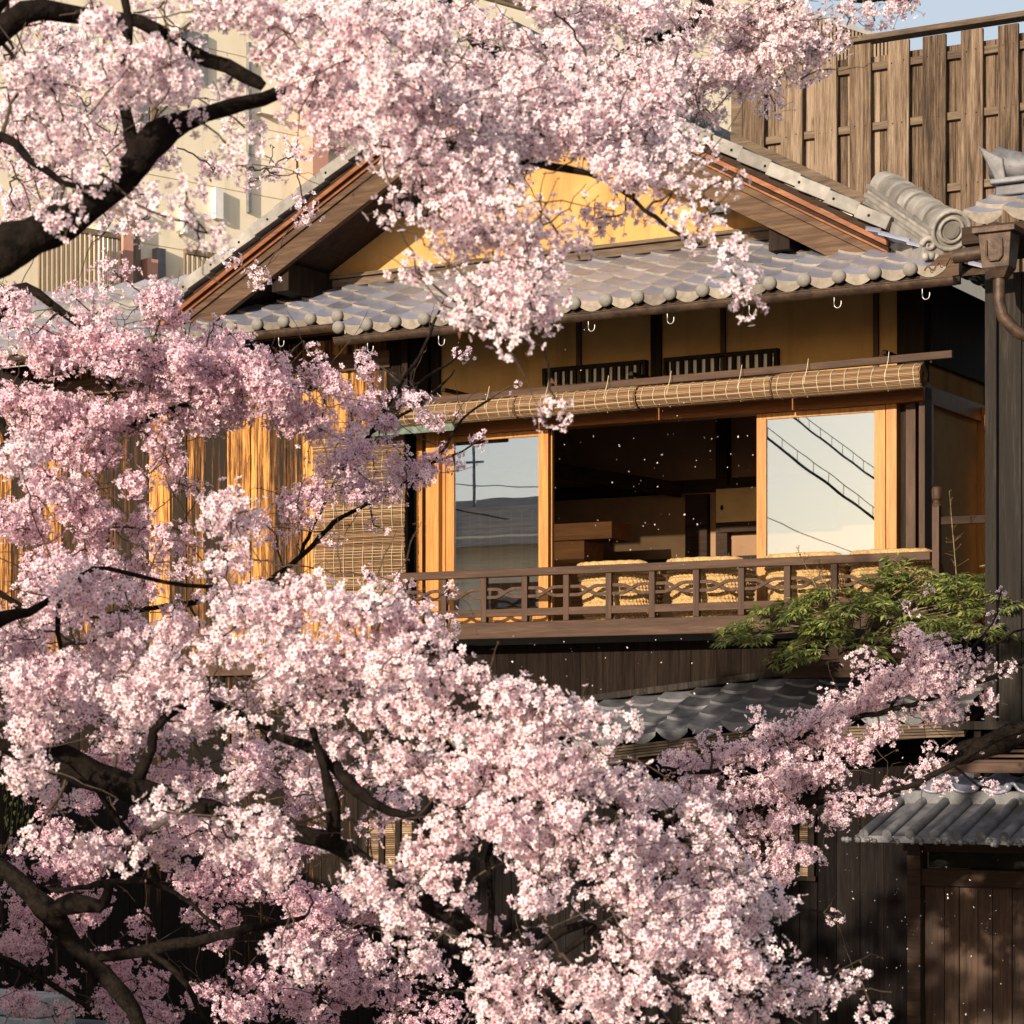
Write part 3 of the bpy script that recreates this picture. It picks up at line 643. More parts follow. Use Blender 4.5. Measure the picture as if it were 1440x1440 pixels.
# things inside the room
t = thing('cabinet', 'orange-brown wooden cabinet in the dark room behind the left of the opening', 'cabinet', (-1.6, 1.9, 3.6))
(a, z1), (c, z0) = P(760, 738, 1.7), P(860, 757, 1.7)
w = MB(); w.box(a, c, 1.7, 2.1, z0, z1); w.build('top_drawer', M['orangebox'], t, .005)
w = MB(); w.box(a, P(820, 800, 1.7)[0], 1.72, 2.1, 3.6, z0-.004); w.build('side_panel', M['orangebox'], t, .005)
bg_ = 'small dark bottles lined up on the shelf in the room'
for i in range(9):
    uu, zz = P(1012+i*6.3+random.uniform(-1.5, 1.5), 793, 2.62); q = MB(); h = random.uniform(.6, 1.1)
    lathe(q, (uu, 2.62, 4.262), [(.001, 0), (.022, .0), (.022, .07*h), (.012, .10*h), (.009, .15*h), (.001, .15*h)], 10)
    tag(q.build('bottle', M['bottle'], base=(uu, 2.62, 4.262)), 'small dark bottle standing on the shelf at the back of the room', 'bottle', bg_)
# ---------------------------------------------------------------- plank fence on the roof terrace
t = thing('plank_fence', 'tall weathered brown plank fence standing behind the grey tiled roof', 'fence', (1, 2.5, 7))
FD = 2.5; uL = PU(1040, FD); tz = 8.99
def fbot(u): return max(5.6, gz(u)+.02) if u < 2.35 else 6.2
w = MB(); xs = [1044, 1098, 1147, 1196, 1247, 1298, 1351.5, 1404]
edges = [(PU(x+random.uniform(-1.2, 1.2), FD-.06), PU(x+31-2*(i == 0)+random.uniform(-2, 2), FD-.06)) for i, x in enumerate(xs)]+[(PU(1404, FD)+.37*k, PU(1404, FD)+.37*k+.22) for k in range(1, 6)]
for a, b_ in edges:
    zb0, zb1 = fbot(a)+.1, fbot(b_)+.1; zt = tz-.075+random.uniform(-.02, .012); y0 = FD-.06-random.uniform(0, .008); y1 = y0+.038; lean = random.uniform(-.012, .012)
    w.add([(a, y0, zb0), (b_, y0, zb1), (b_+lean, y0, zt), (a+lean, y0, zt), (a, y1, zb0), (b_, y1, zb1), (b_+lean, y1, zt), (a+lean, y1, zt)], [(0, 1, 2, 3), (7, 6, 5, 4), (0, 3, 7, 4), (1, 5, 6, 2), (3, 2, 6, 7), (0, 4, 5, 1)])
nl = MB()
for a, b_ in edges[:9]:
    for z in (8.72, 8.18, 7.55):
        for f_ in (.25, .75):
            if z > fbot(a)+.15: nl.ball((a+(b_-a)*f_+random.uniform(-.01, .01), FD-.062-.004, z+random.uniform(-.012, .012)), .006, 6, 4)
nl.build('nail_heads', M['black'], t)
w.build('front_boards', M['fence'], t, .005)
w = MB()
for (a, b_), (c, d_) in zip(edges[:-1], edges[1:]):
    l, r_ = b_-.03, c+.03; zt = tz-.16+random.uniform(-.02, .02); m = (l+r_)/2+random.uniform(-.03, .03)
    for p, q in ((l, m-.002), (m+.002, r_)):
        w.add([(p, FD+.03, fbot(p)), (q, FD+.03, fbot(q)), (q, FD+.03, zt), (p, FD+.03, zt), (p, FD+.05, fbot(p)), (q, FD+.05, fbot(q)), (q, FD+.05, zt), (p, FD+.05, zt)], [(0, 1, 2, 3), (7, 6, 5, 4), (0, 3, 7, 4), (1, 5, 6, 2), (3, 2, 6, 7)])
w.build('back_boards', M['fence'], t)
w = MB()
for z in (8.72, 8.18, 7.55, 6.95):
    u0 = max(uL, (pk[0]+(pk[1]-z)/(pk[1]-Rt[1])*(Rt[0]-pk[0]))+.05); w.box(u0, 5.2, FD-.02, FD+.028, z-.035, z+.035)
w.build('fence_rail', M['fence_h'], t, .004)
w = MB(); w.box(uL-.05, 5.2, FD-.09, FD+.07, tz-.045, tz+.005); w.build('top_cap', M['fence_h'], t, .004)
w = MB(); w.prism([(uL-.05, gz(uL-.05)-.0), (2.35, gz(2.35)), (2.35, gz(2.35)+.15), (uL-.05, gz(uL-.05)+.15)], FD-.1, FD-.062); w.box(uL-.05, uL+.06, FD-.08, FD+.05, gz(uL), tz-.05)
w.build('sloping_base_board', M['fence_h'], t, .004)

# ---------------------------------------------------------------- cream building behind
BA = R(47); BW, BN = (math.sin(BA), math.cos(BA)), (math.cos(BA), -math.sin(BA)); B0 = PW(300, 1050, 33)
def Q(x, y):                                 # photo pixel on the building's side wall -> (s along the wall, z)
    r = ray(x, y); dt = BW[0]*1.0-r[0]*BW[1]; s_ = (r[0]*B0[1]-B0[0])/dt; return s_, ZC+r[2]*(B0[1]+s_*BW[1])
def sbox(mb, s0, s1, o0, o1, z0, z1):
    pts = [(B0[0]+BW[0]*s_+BN[0]*o, B0[1]+BW[1]*s_+BN[1]*o, z) for s_ in (s0, s1) for o in (o0, o1) for z in (z0, z1)]
    mb.add(pts, [(0, 1, 3, 2), (4, 6, 7, 5), (0, 4, 5, 1), (2, 3, 7, 6), (0, 2, 6, 4), (1, 5, 7, 3)])
t = thing('apartment_building', 'cream rendered building with salmon columns rising behind the teahouse', 'building', (B0[0], B0[1], 0), world=True)
dR = Q(1128, 60)[0]; bz = 19
w = MB(); seams = [0]+[i*.92 for i in range(1, 20)]+[bz]
for a, c in zip(seams[:-1], seams[1:]): sbox(w, -7, dR, -14, 0, a+.007, c-.007)
sbox(w, -6.98, dR-.02, -13.9, -.015, 0, bz-.01); w.build('rendered_wall', M['cream'], t)
def bl(x0, y0, x1, y1, out, nm, m):
    d0, z1 = Q(x0, y0); d1, z0 = Q(x1, y1); q = MB(); sbox(q, min(d0, d1), max(d0, d1), .002, out, min(z0, z1), max(z0, z1)); return q.build(nm, M[m], t)
bl(424, 120, 446, 330, .25, 'column', 'pink'); bl(447, 205, 520, 222, .22, 'beam', 'pink'); bl(155, 322, 169, 520, .3, 'column', 'pink'); bl(136, 318, 153, 520, .26, 'pilaster', 'white'); bl(172, 300, 192, 470, .1, 'shutter', 'slat')
bl(195, 366, 210, 470, .2, 'column', 'pink'); bl(214, 350, 226, 470, .12, 'shutter', 'greym')
bl(190, 135, 206, 182, .06, 'window', 'greym'); bl(208, 140, 222, 178, .08, 'shutter', 'slat'); bl(297, 265, 308, 310, .1, 'downpipe', 'white'); bl(253, 290, 258, 330, .1, 'downpipe', 'white'); bl(140, 285, 190, 300, .18, 'beam', 'cream')
def bars(x0, y0, x1, y1, n, dz0, dz1):
    d0, z1 = Q(x0, y0); d1, z0 = Q(x1, y1); q = MB(); z0 += dz0; z1 += dz1
    for i in range(n+1): dd = d0+(d1-d0)*i/n; sbox(q, dd-.014, dd+.014, .5, .53, z0, z1)
    sbox(q, d0, d1, .48, .55, z1, z1+.07); sbox(q, d0, d1, .48, .55, z0-.06, z0); return q
bars(25, 338, 136, 392, 17, -.4, .1).build('balcony_bars', M['slat'], t); bars(228, 365, 330, 400, 15, -.6, 0).build('balcony_bars', M['slat'], t)
bl(70, 215, 74, 330, .06, 'conduit', 'greym'); bl(346, 60, 350, 300, .06, 'conduit', 'greym'); bl(250, 40, 290, 120, .05, 'window', 'greym'); bl(246, 36, 249, 124, .09, 'window_frame', 'white'); bl(60, 30, 100, 110, .05, 'window', 'greym'); bl(360, 160, 400, 168, .1, 'ledge', 'white')
bars(640, 8, 790, 40, 30, 0, 0).build('louvre_screen', M['slat'], t)
# rooftop louvre behind the fence
t = thing('rooftop_louvre', 'small brown louvred screen peeping over the far end of the plank fence', 'screen', (-.5, 7, 8))
q = MB(); D7 = 7.0; (ua, za), (ub_, zb) = P(1128, 18, D7), P(1256, 60, D7)
for i in range(26):
    k = i/25; u = ua+(ub_-ua)*k; z = za+(zb-za)*k; q.box(u-.012, u+.012, D7, D7+.06, 8.6, z)
q.build('slats', M['slat'], t); q = MB(); q.bar((ua, D7+.03, za+.02), (ub_, D7+.03, zb+.02), .09, .05); q.build('frame_bar', M['greym'], t); q = MB(); q.box(ua, ub_, D7, D7+.05, 8.5, 8.6); q.build('frame_bar', M['greym'], t)
q = MB(); q.box(ua-.1, ub_+.4, D7-.3, D7+3, 0, 8.5); q.build('screen_base', M['cream'], t)

# ---------------------------------------------------------------- neighbouring house on the right
t = thing('neighbour_house', 'dark weathered timber house at the right edge with a copper rain hopper', 'house', (3.53, -1.5, 0))
w = MB(); u = 3.60
while u < 7:
    bw = random.uniform(.13, .2); w.box(u+.003, u+bw-.003, -1.5+random.uniform(0, .01), -1.45, 2.75, 5.95); u += bw
w.build('plank_wall', M['greywood'], t, .004)
w = MB(); w.box(3.515, 3.60, -1.54, -1.42, 2.75, 5.98); w.build('corner_post', M['greywood'], t, .006)
w = MB(); w.box(3.5, 3.55, -1.40, 4, 2.75, 5.9); w.build('side_wall', M['darkwood'], t)
w = MB(); u = 3.4
while u < 7: w.box(u+.002, u+.17, -1.42, -1.38, 0, 2.74); u += .172
w.build('lower_wall', M['char'], t, .002)
w = MB(); w.box(3.42, 3.47, -1.5, -1.45, 2.35, 2.75); w.box(3.2, 7, -1.56, -1.43, 2.72, 2.78); w.build('ledge', M['greywood'], t, .005)
w = MB()
for j in range(4): w.bar((3.5, -1.95+.14*j, 2.50+.035*j), (7, -1.95+.14*j, 2.50+.035*j), .136, .02)
w.box(3.3, 7, -2.05, -2.0, 2.42, 2.49); w.build('board_awning', M['rail'], t, .003)
zn = lambda u, d: 6.26+.40*(d+2.0)
w = MB(); w2 = MB(); tiles(w, w2, PU(1354, -2.0), 7.0, -2.0, -.6, zn, w=.28, course=.26, raise_=.03); o = w.build('roof_tiles', M['tile'], t); w2.build('tile_edges', M['tile_e'], o)
w = MB(); w.box(3.5, 7, -1.98, -1.3, 6.08, 6.2); w.build('eave_board', M['darkwood_h'], t)
rz = 6.62
w = MB()
w.box(3.55, 7, -1.42, -1.12, rz-.1, rz-.03); w.box(3.52, 7, -1.46, -1.08, rz-.02, rz+.02)
w.tube([(3.50+.1*k, -1.27, rz+.12+.05*max(0, 1-k*.35)**2) for k in range(20)], [.10+.02*max(0, 1-k*.5) for k in range(20)], 14)
w.add([(3.42, -1.42, rz+.28), (3.42, -1.12, rz+.28), (3.55, -1.14, rz+.0), (3.55, -1.40, rz+.0), (3.60, -1.40, rz+.17), (3.60, -1.14, rz+.17), (3.62, -1.14, rz), (3.62, -1.4, rz)],
      [(0, 1, 2, 3), (0, 4, 5, 1), (4, 7, 6, 5), (0, 3, 7, 4), (1, 5, 6, 2), (3, 2, 6, 7)])
w.build('ridge', M['tile_d'], t, .01)
w = MB()
for k in range(9): a = k*.75; w.ball((3.86+.05*math.cos(a)*(k % 3), -1.25+.04*math.sin(a), rz+.26+.035*k), .09-.004*k, 10, 7)
w.build('ridge_figure', M['black'], t)
hu, hz = P(1405, 322, -2.1)
w = MB()
def hop(z, a, b_): return [(hu-a, -2.1-b_, z), (hu+a, -2.1-b_, z), (hu+a, -2.1+b_, z), (hu-a, -2.1+b_, z)]
lv = [(hz, .15, .13), (hz-.04, .15, .13), (hz-.045, .115, .10), (hz-.27, .095, .08), (hz-.34, .05, .045)]
V = []
for z, a, b_ in lv: V += hop(z, a, b_)
F = [(i*4+k, i*4+(k+1) % 4, i*4+4+(k+1) % 4, i*4+4+k) for i in range(4) for k in range(4)]; F = [f[::-1] for f in F]+[(0, 1, 2, 3)]
w.add(V, F); w.ball((hu-.03, -2.1, hz+.01), .06, 12, 8, (1, 1, .7))
w.tube([(hu-.055, -2.206, hz-.09), (hu-.055, -2.203, hz-.2), (hu-.03, -2.2, hz-.23), (hu+.03, -2.2, hz-.23), (hu+.055, -2.203, hz-.2), (hu+.055, -2.206, hz-.09)], .008, 6)
o = w.build('rain_hopper', M['copper'], t, .006)
w = MB(); w.tube([(hu, -2.1, hz-.33), (hu, -2.1, hz-.5), (hu+.02, -2.08, hz-.6), (hu+.1, -2.04, hz-.7), (hu+.3, -1.9, hz-.8), (hu+.6, -1.7, hz-.85)], .042, 14); w.build('downpipe', M['copper'], t)
w = MB(); a, z = P(1342, 361, -2.1); w.tube([(a, -2.1, z), (hu-.1, -2.1, z+.01)], .05, 12); w.build('gutter', M['copper'], t)
w = MB(); w.prism([(hu+.15, hz-.45), (hu+1.2, hz-.2), (hu+1.2, hz-.12), (hu+.15, hz-.36)], -2.0, -1.6); w.build('lower_eave', M['barge'], t, .004)

# ---------------------------------------------------------------- garden gate with tiled roof
t = thing('garden_gate', 'small tiled gate roof over a brown plank door at the lower right', 'gate', (3.4, -2, 0))
ge, gt = 1.985, 2.205; gd0, gd1 = -2.35, -1.72
w = MB(); w.add([(2.86, gd0, ge), (6.5, gd0, ge), (6.5, gd1, gt), (3.02, gd1, gt)], [(0, 1, 2, 3)]); w.add([(2.86, gd0, ge-.045), (6.5, gd0, ge-.045), (6.5, gd1, gt-.05), (3.02, gd1, gt-.05)], [(3, 2, 1, 0)])
w.add([(2.86, gd0, ge-.045), (6.5, gd0, ge-.045), (6.5, gd0, ge), (2.86, gd0, ge)], [(0, 1, 2, 3)]); w.build('tile_bed', M['tile_d'], t)
w = MB(); u = 2.93
while u < 6.4:
    w.tube([(u, gd0-.015, ge+.012), (u+.02, (gd0+gd1)/2, (ge+gt)/2+.012), (u+.03, gd1, gt+.012)], [.036, .034, .033], 8)
    for k in range(5): w.ball((u-.1+random.uniform(-.06, .06), gd0-.006, ge-.03+random.uniform(-.015, .01)), random.uniform(.012, .024), 6, 5)
    u += .168
w.build('rib_tiles', M['tile_d'], t)
w = MB(); w.box(2.96, 6.5, gd1-.02, gd1+.16, gt-.02, gt+.085); w.build('ridge_band', M['tile_d'], t, .008)
w = MB(); u = 3.04
for k in range(12):
    u = 3.04+k*.235
    def wav(a, b_, u=u):
        s = a; return (u+.25*s+.06*b_, gd1-.03+.34*b_, gt+.095+.055*b_*1.9+.045*math.sin(math.pi*min(1, s/.35)) * (1 if s < .35 else 0)-.02*(math.sin(math.pi*(s-.35)/.65) if s >= .35 else 0))
    w.grid(wav, 16, 5); w.tube([wav(i/16, 0) for i in range(17)], .014, 6); w.ball(wav(.06, -.03), .03, 8, 6)
w.build('wave_tiles', M['tile'], t)
w = MB(); w.box(3.05, 6.5, -1.82, -1.7, 1.62, 1.74); w.box(3.05, 3.15, -1.85, -1.7, 0, 1.95); w.box(3.0, 6.5, -1.8, -1.7, 1.86, 1.96); w.build('gate_frame', M['darkwood_h'], t, .006)
w = MB(); u = 3.152
while u < 6: bw = random.uniform(.1, .15); w.box(u+.002, u+bw-.002, -1.77+random.uniform(0, .008), -1.73, 0, 1.618); u += bw
w.build('plank_door', M['door'], t, .003)
w = MB(); w.box(3.152, 6.4, -1.69, -1.66, 1.742, 1.86); w.build('transom', M['black'], t)
# stone footing at the far left
t2 = MB(); su, sz = P(55, 1402, -1.6)
for i in range(2):
    for k in range(5): t2.box(su-.62*(k+1)-(i % 2)*.2+.01, su-.62*k-(i % 2)*.2*(k > 0), -1.6, -1.1, .02+i*(sz-.02)/2, (i+1)*(sz-.02)/2+.01)
tag(t2.build('stone_wall', M['stone'], base=(-7, -1.4, 0), bevel=.02), 'low pale granite block wall at the lower left corner', 'wall')
# unseen low building left of the view, added to shade the lower walls
t = thing('shade_building', 'unseen low plank building with a tiled roof, added left of the cherry trees for shade', 'house', (-7.5, 14, 0), world=True)
w = MB(); w.box(-9.5, -5.6, 7.0, 19.6, 0, 2.9); w.build('walls', M['brownwall'], t)
w = MB(); w.add([(-5.2, 6.7, 2.85), (-5.2, 19.9, 2.85), (-7.5, 19.9, 3.6), (-7.5, 6.7, 3.6), (-9.9, 6.7, 2.85), (-9.9, 19.9, 2.85)], [(0, 1, 2, 3), (3, 2, 5, 4)]); w.build('roof', M['shingle'], t)

# ---------------------------------------------------------------- what the panes mirror: poles, cables and a house across the street
def VM(x, y, D):                              # a point seen mirrored in the panes at distance D
    p = PW(x, y, D); du, dd = p[0]-OX, p[1]-OY; u, d = du*UX+dd*UY, du*NX+dd*NY; return W2(u, -d, p[2])
cabs = [((1040, 560), (1290, 748), 44, .026, 'thick cable bundle mirrored across the right window pane'), ((1110, 560), (1290, 690), 47, .022, 'second cable bundle mirrored high in the right window pane'),
        ((1040, 690), (1290, 790), 50, .009, 'thin drooping wire mirrored low in the right window pane'), ((590, 655), (800, 662), 48, .01, 'thin wire mirrored near the top of the left pane'), ((590, 684), (800, 716), 46, .016, 'dark cable mirrored across the left pane')]
for a, b_, D, r_, lb in cabs:
    p, q = VM(*a, D), VM(*b_, D); p2, q2 = p+(p-q)*1.2, q+(q-p)*1.2
    w = MB(); pts = [p2+(q2-p2)*k/40+np.array([0, 0, -.35*math.sin(math.pi*k/40)+.008*math.sin(k*2.3)]) for k in range(41)]
    w.tube(pts, r_, 6)
    if r_ > .02:
        w.tube([x+np.array([0, 0, .2]) for x in pts], .008, 5)
        for x in pts[::1]: w.tube([x, x+np.array([0, 0, .2])], .007, 4)
    tag(w.build('power_cable', M['black'], base=tuple(pts[0]), world=True), lb, 'cable', 'overhead cables mirrored in the glass')
for x, D, lb in ((668, 48, 'utility pole mirrored in the left window pane'),):
    p = VM(x, 1000, D); p[2] = 0; tp = VM(x, 628 if x < 800 else 728, D)[2]
    t = thing('utility_pole', lb, 'pole', tuple(p), world=True)
    w = MB(); w.tube([p, p+np.array([0, 0, tp])], [.045, .03], 10); w.build('shaft', M['greym'], t)
    w = MB(); w.bar(p+np.array([-.16, .1, tp-.3]), p+np.array([.16, -.1, tp-.3]), .04, .04); w.build('crossarm', M['greym'], t)

t = thing('opposite_house', 'tile roofed house across the street mirrored in the left window pane', 'house', tuple(VM(690, 1000, 44)*np.array([1, 1, 0])), world=True)
p = VM(690, 712, 44); c = MB(); hz_ = p[2]; dv = Vector((UX, UY, 0)); nv = Vector((NX, NY, 0)); pv = Vector(p); pv.z = 0
def hb(mb, a0, a1, b0, b1, z0, z1):
    pts = [pv+dv*a+nv*b_+Vector((0, 0, z)) for a in (a0, a1) for b_ in (b0, b1) for z in (z0, z1)]
    mb.add(pts, [(0, 1, 3, 2), (4, 6, 7, 5), (0, 4, 5, 1), (2, 3, 7, 6), (0, 2, 6, 4), (1, 5, 7, 3)])
hb(c, -9, 1.2, -8, -.2, 0, hz_-.5); c.build('walls', M['cream'], t)
c = MB(); c.add([pv+dv*a+nv*b_+Vector((0, 0, z)) for a, b_, z in ((-9.5, .5, hz_-.75), (2, .5, hz_-.75), (2, -4, hz_+.6), (-9.5, -4, hz_+.6), (2, -8.5, hz_-.75), (-9.5, -8.5, hz_-.75))], [(0, 1, 2, 3), (3, 2, 4, 5)]); c.build('roof', M['shingle'], t)
c = MB()
for k in range(7): hb(c, -8.6+k*1.4, -7.8+k*1.4, -.2, -.15, 3.6, hz_-1.6)
c.build('windows', M['greym'], t)

# ---------------------------------------------------------------- heavenly bamboo shrub by the balcony
t = thing('nandina_shrub', 'green leafy bamboo-like shrub spilling over the right end of the balcony', 'shrub', (2.1, -1.25, 0))
st, lf = MB(), MB(); rn = MB()
def leaflet(mb, p, dirv, l, wd):
    dirv = Vector(dirv).normalized(); sd2 = dirv.cross(Vector((random.uniform(-.5, .5), random.uniform(-.5, .5), 1))).normalized(); nn = sd2.cross(dirv)
    p = Vector(p); m_ = p+dirv*l*.42-nn*l*.05; tip = p+dirv*l-nn*l*.22
    mb.add([p, m_+sd2*wd+nn*wd*.35, m_-sd2*wd+nn*wd*.35, m_, tip], [(0, 1, 3), (0, 3, 2), (1, 4, 3), (3, 4, 2)])
def frond(p, dirv, L, n):
    dirv = Vector(dirv).normalized(); pts = [Vector(p)+dirv*L*k/6+Vector((0, 0, -.35*L*(k/6)**2)) for k in range(7)]
    st.tube(pts, np.linspace(.0035, .0015, 7), 5)
    for k in range(1, 7):
        for sg in (-1, 1):
            sdv2 = dirv.cross(Vector((0, 0, 1))); sdv2 = sdv2.normalized() if sdv2.length > .05 else Vector((1, 0, 0))
            sub = (dirv*.6+sdv2*sg*.8+Vector((0, 0, random.uniform(-.35, .3)))).normalized(); sl2 = L*.42*(1-.35*k/6)
            st.tube([pts[k], pts[k]+sub*sl2*.9], .0014, 4)
            for j in range(n):
                q = pts[k]+sub*sl2*(j+1)/n
                for s2 in (-1, 1):
                    dd = sub*.8+sub.cross(Vector((0, 0, 1)))*s2*.7+Vector((0, 0, random.uniform(-.5, .15)))
                    leaflet(lf, q, dd, random.uniform(.05, .095), random.uniform(.009, .0145))
            leaflet(lf, pts[k]+sub*sl2, sub+Vector((0, 0, -.2)), .07, .011)
    leaflet(lf, pts[-1], dirv+Vector((0, 0, -.5)), .07, .011)
spots = [(1060, 880), (1085, 850), (1110, 835), (1140, 880), (1150, 840), (1180, 815), (1190, 860), (1215, 830), (1235, 800), (1250, 850), (1260, 815), (1290, 800), (1280, 850), (1310, 820), (1330, 850), (1350, 830), (1370, 860), (1395, 825), (1390, 870),
         (1160, 895), (1200, 880), (1320, 870), (1350, 800), (1405, 800), (1170, 860), (1300, 865), (1070, 865), (1230, 830), (1340, 870), (1270, 790), (1378, 838)]
for i, (x, y) in enumerate(spots):
    d = -1.25+random.uniform(-.22, .28); u, z = P(x, y+14, d); root = (2.2+.4*(u-2.15)*.5+random.uniform(-.1, .1), -.95+random.uniform(-.08, .08))
    base_ = Vector((root[0], root[1], 3.3)); top = Vector((u, d, z))
    mid = (base_+top)/2+Vector((-.12*(u-root[0]), 0, .1)); st.tube(([Vector((2.55+.02*i, -1.2, 0)), Vector((2.5+.02*i, -1.22, 2.2))] if False else [])+[base_, mid, top], ([.012, .010] if False else [])+[.008, .006, .004], 6)
    side = -1 if x < 1200 else 1
    for k in range(3 if y > 840 else 4):
        ang = random.uniform(0, 2*math.pi); dv3 = (math.cos(ang)*.9+.35*side, math.sin(ang)*.6-.25, random.uniform(.0, .5))
        frond(top+Vector((0, 0, -.03*k)), dv3, random.uniform(.16, .30), random.choice((2, 3)))
for (x, y, sx, sy) in ((1035, 890, -1, -.1), (1100, 915, -1, -.2), (1415, 805, 1, .3)):
    u, z = P(x, y, -1.3); frond((u-sx*.2, -1.3, z+.05), (sx, -.1, sy), .24, 2)
for (x0, y0, x1, y1) in ((1165, 860, 1120, 770), (1345, 810, 1335, 690), (1180, 850, 1148, 800)):
    a, z0 = P(x0, y0, -1.2); c, z1 = P(x1, y1, -1.2); st.tube([(a, -1.2, z0-.2), (a, -1.2, z0), ((a+c)/2, -1.2, (z0+z1)/2), (c, -1.2, z1)], [.006, .005, .004, .002], 5)
    for k in range(34):
        f_ = random.random(); p = Vector((a+(c-a)*f_, -1.2, z0+(z1-z0)*f_)); q = p+Vector((random.uniform(-.09, .09)*(1.1-f_), random.uniform(-.06, .06), random.uniform(.0, .07))); rn.tube([p, q], .0016, 4)
        if k % 3 == 0: rn.ball(q, .005, 5, 4)
q = MB(); q.box(1.75, 2.75, -1.06, -.84, 3.12, 3.36); q.box(1.72, 2.78, -1.09, -.81, 3.36, 3.40); q.build('planter', M['darkwood_h'], t, .006)
st.build('stems', M['twig_l'], t); lf.build('foliage', M['leaf'], t); rn.build('seed_heads', M['bud'], t)
t = thing('creeper', 'thin yellow-green creeper hanging on the dark wall at the lower left', 'plant', (-7, -.2, 1.2)); lf = MB()
for k in range(90): u, z = P(random.uniform(8, 46), random.uniform(1105, 1190), -.15); leaflet(lf, (u, -.15-random.uniform(0, .06), z), (random.uniform(-1, 1), -.4, -1), .05, .012)
lf.build('foliage', leaf_mat('creeper_leaf', (.22, .25, .05), (.42, .40, .1)), t)
q = MB()
for k in range(5): u, z = P(10+k*8, 1100, -.13); q.tube([(u, -.13, z+.2), (u+.01, -.14, z-.1), (u-.02, -.14, z-.45)], .003, 4)
q.build('stems', M['twig_l'], t)
# ---------------------------------------------------------------- cherry trees
def big_mesh(name, V, nper_faces, mat_, parent, col=None, off=(0, 0, 0)):
    me = bpy.data.meshes.new(name); nv = len(V); nf = len(nper_faces)
    me.vertices.add(nv); me.vertices.foreach_set('co', (V-np.array(off)).astype(np.float32).ravel())
    me.loops.add(nf*3); me.polygons.add(nf)
    me.loops.foreach_set('vertex_index', nper_faces.astype(np.int32).ravel())
    me.polygons.foreach_set('loop_start', np.arange(0, nf*3, 3, dtype=np.int32)); me.polygons.foreach_set('loop_total', np.full(nf, 3, np.int32))
    me.materials.append(mat_); me.update(); me.validate()
    if col is not None:
        ca = me.color_attributes.new('Col', 'FLOAT_COLOR', 'POINT'); c = np.ones((nv, 4), np.float32); c[:, :3] = col; ca.data.foreach_set('color', c.ravel())
    o = bpy.data.objects.new(name, me); COL.objects.link(o); o.parent = parent; return o
# one flower: five notched petals (6 verts, 4 tris each) and a raised red eye (6 verts, 5 tris)
FV, FF, FC = [], [], []
for k in range(5):
    a = 2*math.pi*k/5; ca, sa = math.cos(a), math.sin(a); n0 = len(FV)
    for r_, s_, z_, c in ((.05, 0, -.02, 0), (.52, -.33, .10, 1), (.52, .33, .10, 1), (.99, -.20, .20, 2), (.99, .20, .20, 2), (.86, 0, .20, 2)):
        FV.append((r_*ca-s_*sa, r_*sa+s_*ca, z_)); FC.append(c)
    FF += [(n0, n0+2, n0+1), (n0+1, n0+2, n0+5), (n0+2, n0+4, n0+5), (n0+1, n0+5, n0+3)]
n0 = len(FV); FV.append((0, 0, .13)); FC.append(3)
for k in range(5): a = 2*math.pi*(k+.5)/5; FV.append((.235*math.cos(a), .235*math.sin(a), .06)); FC.append(4)
FF += [(n0, n0+1+k, n0+1+(k+1) % 5) for k in range(5)]
FV = np.array(FV); FF = np.array(FF); FC = np.array(FC)
def flowers(C, Nn, size, pink):
    n = len(C); Nn = Nn/np.linalg.norm(Nn, axis=1)[:, None]
    t = rng.normal(size=(n, 3)); X = np.cross(Nn, t); X /= np.linalg.norm(X, axis=1)[:, None]; Y = np.cross(Nn, X)
    cup = rng.uniform(.3, 2.4, n); loc = np.repeat(FV[None], n, 0).copy(); loc[:, :, 2] *= cup[:, None]
    loc[:, :, :2] *= (1-.10*(cup-.6).clip(0))[:, None, None]
    loc[:, :30, 2] += rng.normal(0, .07, (n, 30)); loc[:, :30, :2] *= 1+rng.normal(0, .06, (n, 30))[:, :, None]
    loc *= size[:, None, None]
    V = C[:, None]+loc[:, :, :1]*X[:, None]+loc[:, :, 1:2]*Y[:, None]+loc[:, :, 2:]*Nn[:, None]
    p = np.clip(pink+rng.normal(0, .12, n), 0, 1)[:, None]
    tip = (1-p)*np.array([.95, .885, .905])+p*np.array([.89, .68, .785]); mid = (1-p)*np.array([.94, .83, .855])+p*np.array([.85, .54, .67])
    base_ = (1-p)*np.array([.70, .34, .37])+p*np.array([.58, .17, .28]); e1 = (1-p)*np.array([.42, .07, .09])+p*np.array([.30, .03, .07]); e2 = (1-p)*np.array([.60, .17, .20])+p*np.array([.45, .08, .15])
    pal = np.stack([base_, mid, tip, e1, e2], 1); col = pal[:, FC]
    F = FF[None]+(np.arange(n)*len(FV))[:, None, None]
    return V.reshape(-1, 3), F.reshape(-1, 3), col.reshape(-1, 3)
def cr(pts, step):
    pts = np.array(pts, float); out = []
    for i in range(len(pts)-1):
        p0, p1, p2, p3 = pts[max(i-1, 0)], pts[i], pts[i+1], pts[min(i+2, len(pts)-1)]
        n = max(2, int(np.linalg.norm((p2-p1)[:3])/step))
        for k in range(n):
            t = k/n; out.append(.5*((2*p1)+(-p0+p2)*t+(2*p0-5*p1+4*p2-p3)*t*t+(-p0+3*p1-3*p2+p3)*t**3))
    out.append(pts[-1]); return np.array(out)
